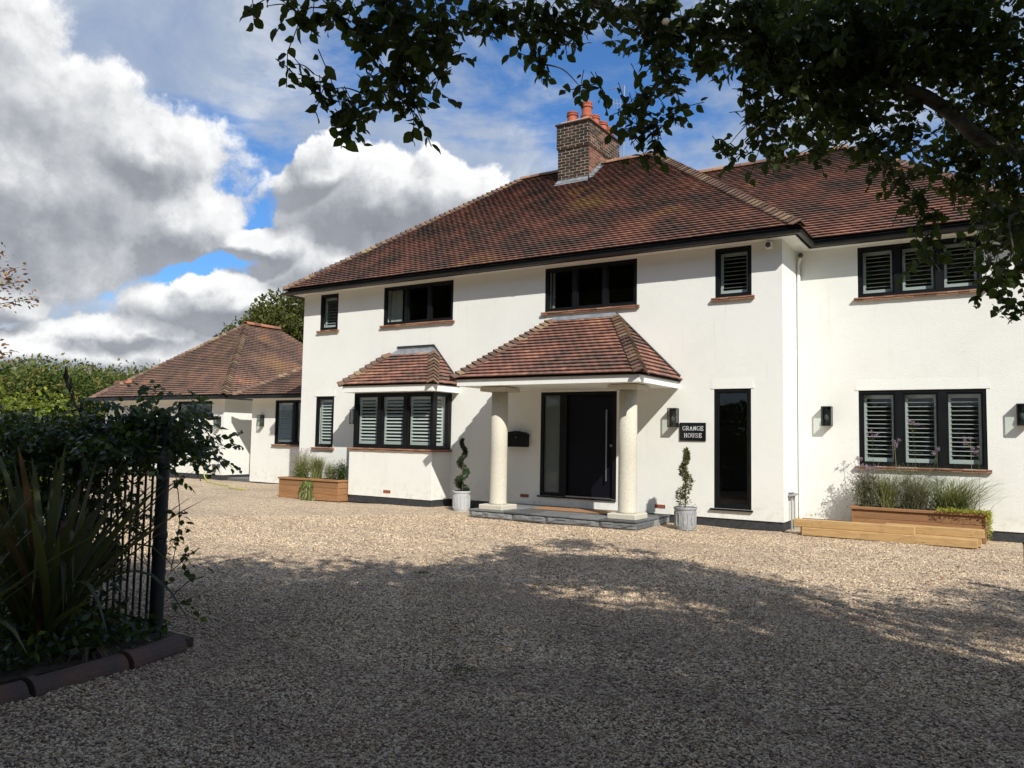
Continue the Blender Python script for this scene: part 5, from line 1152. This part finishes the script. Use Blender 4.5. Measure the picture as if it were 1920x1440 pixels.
# ================================================================ BACKGROUND TREES
def crown_points(c, rx, ry, rz, n, lobes=14, seed=0):
    rg = np.random.default_rng(seed); d = rg.normal(0, 1, (lobes, 3)); d /= np.linalg.norm(d, axis=1)[:, None]; d[:, 2] = np.abs(d[:, 2])*1.1-.25
    lc = d*np.array([rx, ry, rz])*.62 + np.array(c); lr = rg.uniform(.30, .52, lobes)*min(rx, rz)
    k = rg.integers(0, lobes, n); e = rg.normal(0, 1, (n, 3)); e /= np.linalg.norm(e, axis=1)[:, None]
    P = lc[k] + e*(lr[k]*rg.uniform(.72, 1.05, n))[:, None]; return P, e, rg.random(lobes)[k]
def bg_tree(x, y, zc, rx, rz, n, size, mat, label, seed, name='oak_tree', group=None):
    t = thing(name, label, 'tree', (x, y, 0), group); q = MB(); q.tube([(x, y, 0), (x+.2, y, zc*.6), (x, y, zc)], [.35, .26, .12], 10)
    for k in range(5): a = k*1.3; q.tube([(x, y, zc*.6), (x+math.cos(a)*rx*.5, y+math.sin(a)*rx*.5, zc+rz*.2)], [.14, .04], 6)
    q.build('trunk', M['bark'], t); P, e, lr = crown_points((x, y, zc), rx, rx, rz, n, seed=seed, lobes=26)
    leaves('crown', P, RNG.normal(0, 1, P.shape)+e*.5, RNG.uniform(size*.6, size*1.2, n), mat, t, kind='stuff', rnd=np.clip(lr*.5+RNG.random(n)*.5, 0, .999), tilt=1.5)
bg_tree(-32.3, 30.5, 6.6, 5.4, 4.2, 34000, .26, M['oak'], 'large rounded oak standing behind the annexe roof', 1)
bg_tree(-39.5, 33, 6.2, 3.6, 3.0, 14000, .26, M['oak'], 'smaller oak left of the large one, just showing over the annexe roof', 2)
# trees over the lane behind the viewer (seen in the window glass)
for i, (x, y, zc, rx, rz) in enumerate(((-52, -8, 9.5, 7.5, 9), (-40, -13, 10, 7.5, 9.4), (-28, -17, 9.5, 7, 9), (-17, -19, 10.2, 7, 9.5), (-7, -18, 9.8, 6.8, 9), (3, -19, 10, 7, 9.4), (13, -18, 9.5, 7, 9))):
    bg_tree(x, y, zc, rx, rz, 12000, .85, M['oak'], ['farthest left roadside tree across the lane behind the viewer', 'roadside tree next to the farthest left one, behind the viewer', 'third roadside tree from the left across the lane behind the viewer', 'roadside tree just left of the middle one behind the viewer', 'middle roadside tree across the lane behind the viewer', 'roadside tree just right of the middle one behind the viewer', 'rightmost roadside tree across the lane behind the viewer'][i], 10+i, 'roadside_tree', 'trees across the lane')
t = thing('reflection_hedge', 'unseen tall hedge added behind the viewer to keep bright sky out of the window glass', 'hedge', (-5, -13, 0))  # added to mask bright sky below the reflected tree crowns
n = 48000; P = np.stack([RNG.uniform(-80, 22, n), -13+RNG.normal(0, .5, n), 3.4*np.sqrt(RNG.random(n))], 1); leaves('foliage', P, RNG.normal(0, 1, P.shape), RNG.uniform(.25, .45, n), M['oak'], t, kind='stuff')
q = MB(); [q.tube([(-33+i*2, -13, 0), (-33+i*2+.2, -13, 2.6)], [.06, .02], 5) for i in range(27)]; [q.tube([(-79+i*2, -13, 0), (-79+i*2+.2, -13, 2.6)], [.06, .02], 5) for i in range(23)]; q.build('stems', M['bark'], t, kind='stuff')
# wooded hill
hv = []; HX = np.linspace(-420, -20, 41); HY = np.linspace(60, 330, 19)
def hill(x, y): return 7*np.clip((np.hypot(x, y)-90)/200, 0, 1.15)*(1-.30*np.clip((x+235)/120, -.2, 1)) 
hv = [(x, y, hill(x, y)-1.0) for y in HY for x in HX]; nx = len(HX)
npmesh('wooded_hill', hv, [(j*nx+i, j*nx+i+1, (j+1)*nx+i+1, (j+1)*nx+i) for j in range(len(HY)-1) for i in range(nx-1)], M['grass'], None, 'structure', smooth=True)
AP = []; AR = []; AD = []
for i in range(330):
    d = random.uniform(190, 310); a = R(random.uniform(-73, -50)); x, y = math.sin(a)*d, math.cos(a)*d; r = random.choice((random.uniform(3.5, 6), random.uniform(6, 10))); n = 560
    P, e, lr = crown_points((x, y, float(hill(x, y))+r*.75), r, r, r*.9, n, 9, 100+i); AP.append(P); AD.append(e); AR.append(np.clip(random.random()*.74 + lr*.12 + RNG.random(n)*.18, 0, .999))
AP = np.concatenate(AP); leaves('distant_wood', AP, RNG.normal(0, 1, AP.shape)+np.concatenate(AD)*.6, RNG.uniform(.6, 1.2, len(AP)), M['wood'], None, kind='stuff', rnd=np.concatenate(AR), tilt=1.5)
# mid-distance belt of shrubs beyond the drive
AP = []; AR = []
for i in range(60):
    a = R(random.uniform(-74, -48)); d = random.uniform(48, 75); x, y = math.sin(a)*d, math.cos(a)*d; r = random.uniform(1.6, 2.6); P, e, lr = crown_points((x, y, r*.4), r*1.4, r*1.4, r, 500, 8, 900+i); AP.append(P); AR.append(np.clip(.2*random.random()+lr*.2+RNG.random(500)*.25, 0, 1))
AP = np.concatenate(AP); leaves('field_hedge', AP, RNG.normal(0, 1, AP.shape), RNG.uniform(.3, .6, len(AP)), M['wood'], None, kind='stuff', rnd=np.concatenate(AR), tilt=1.5)
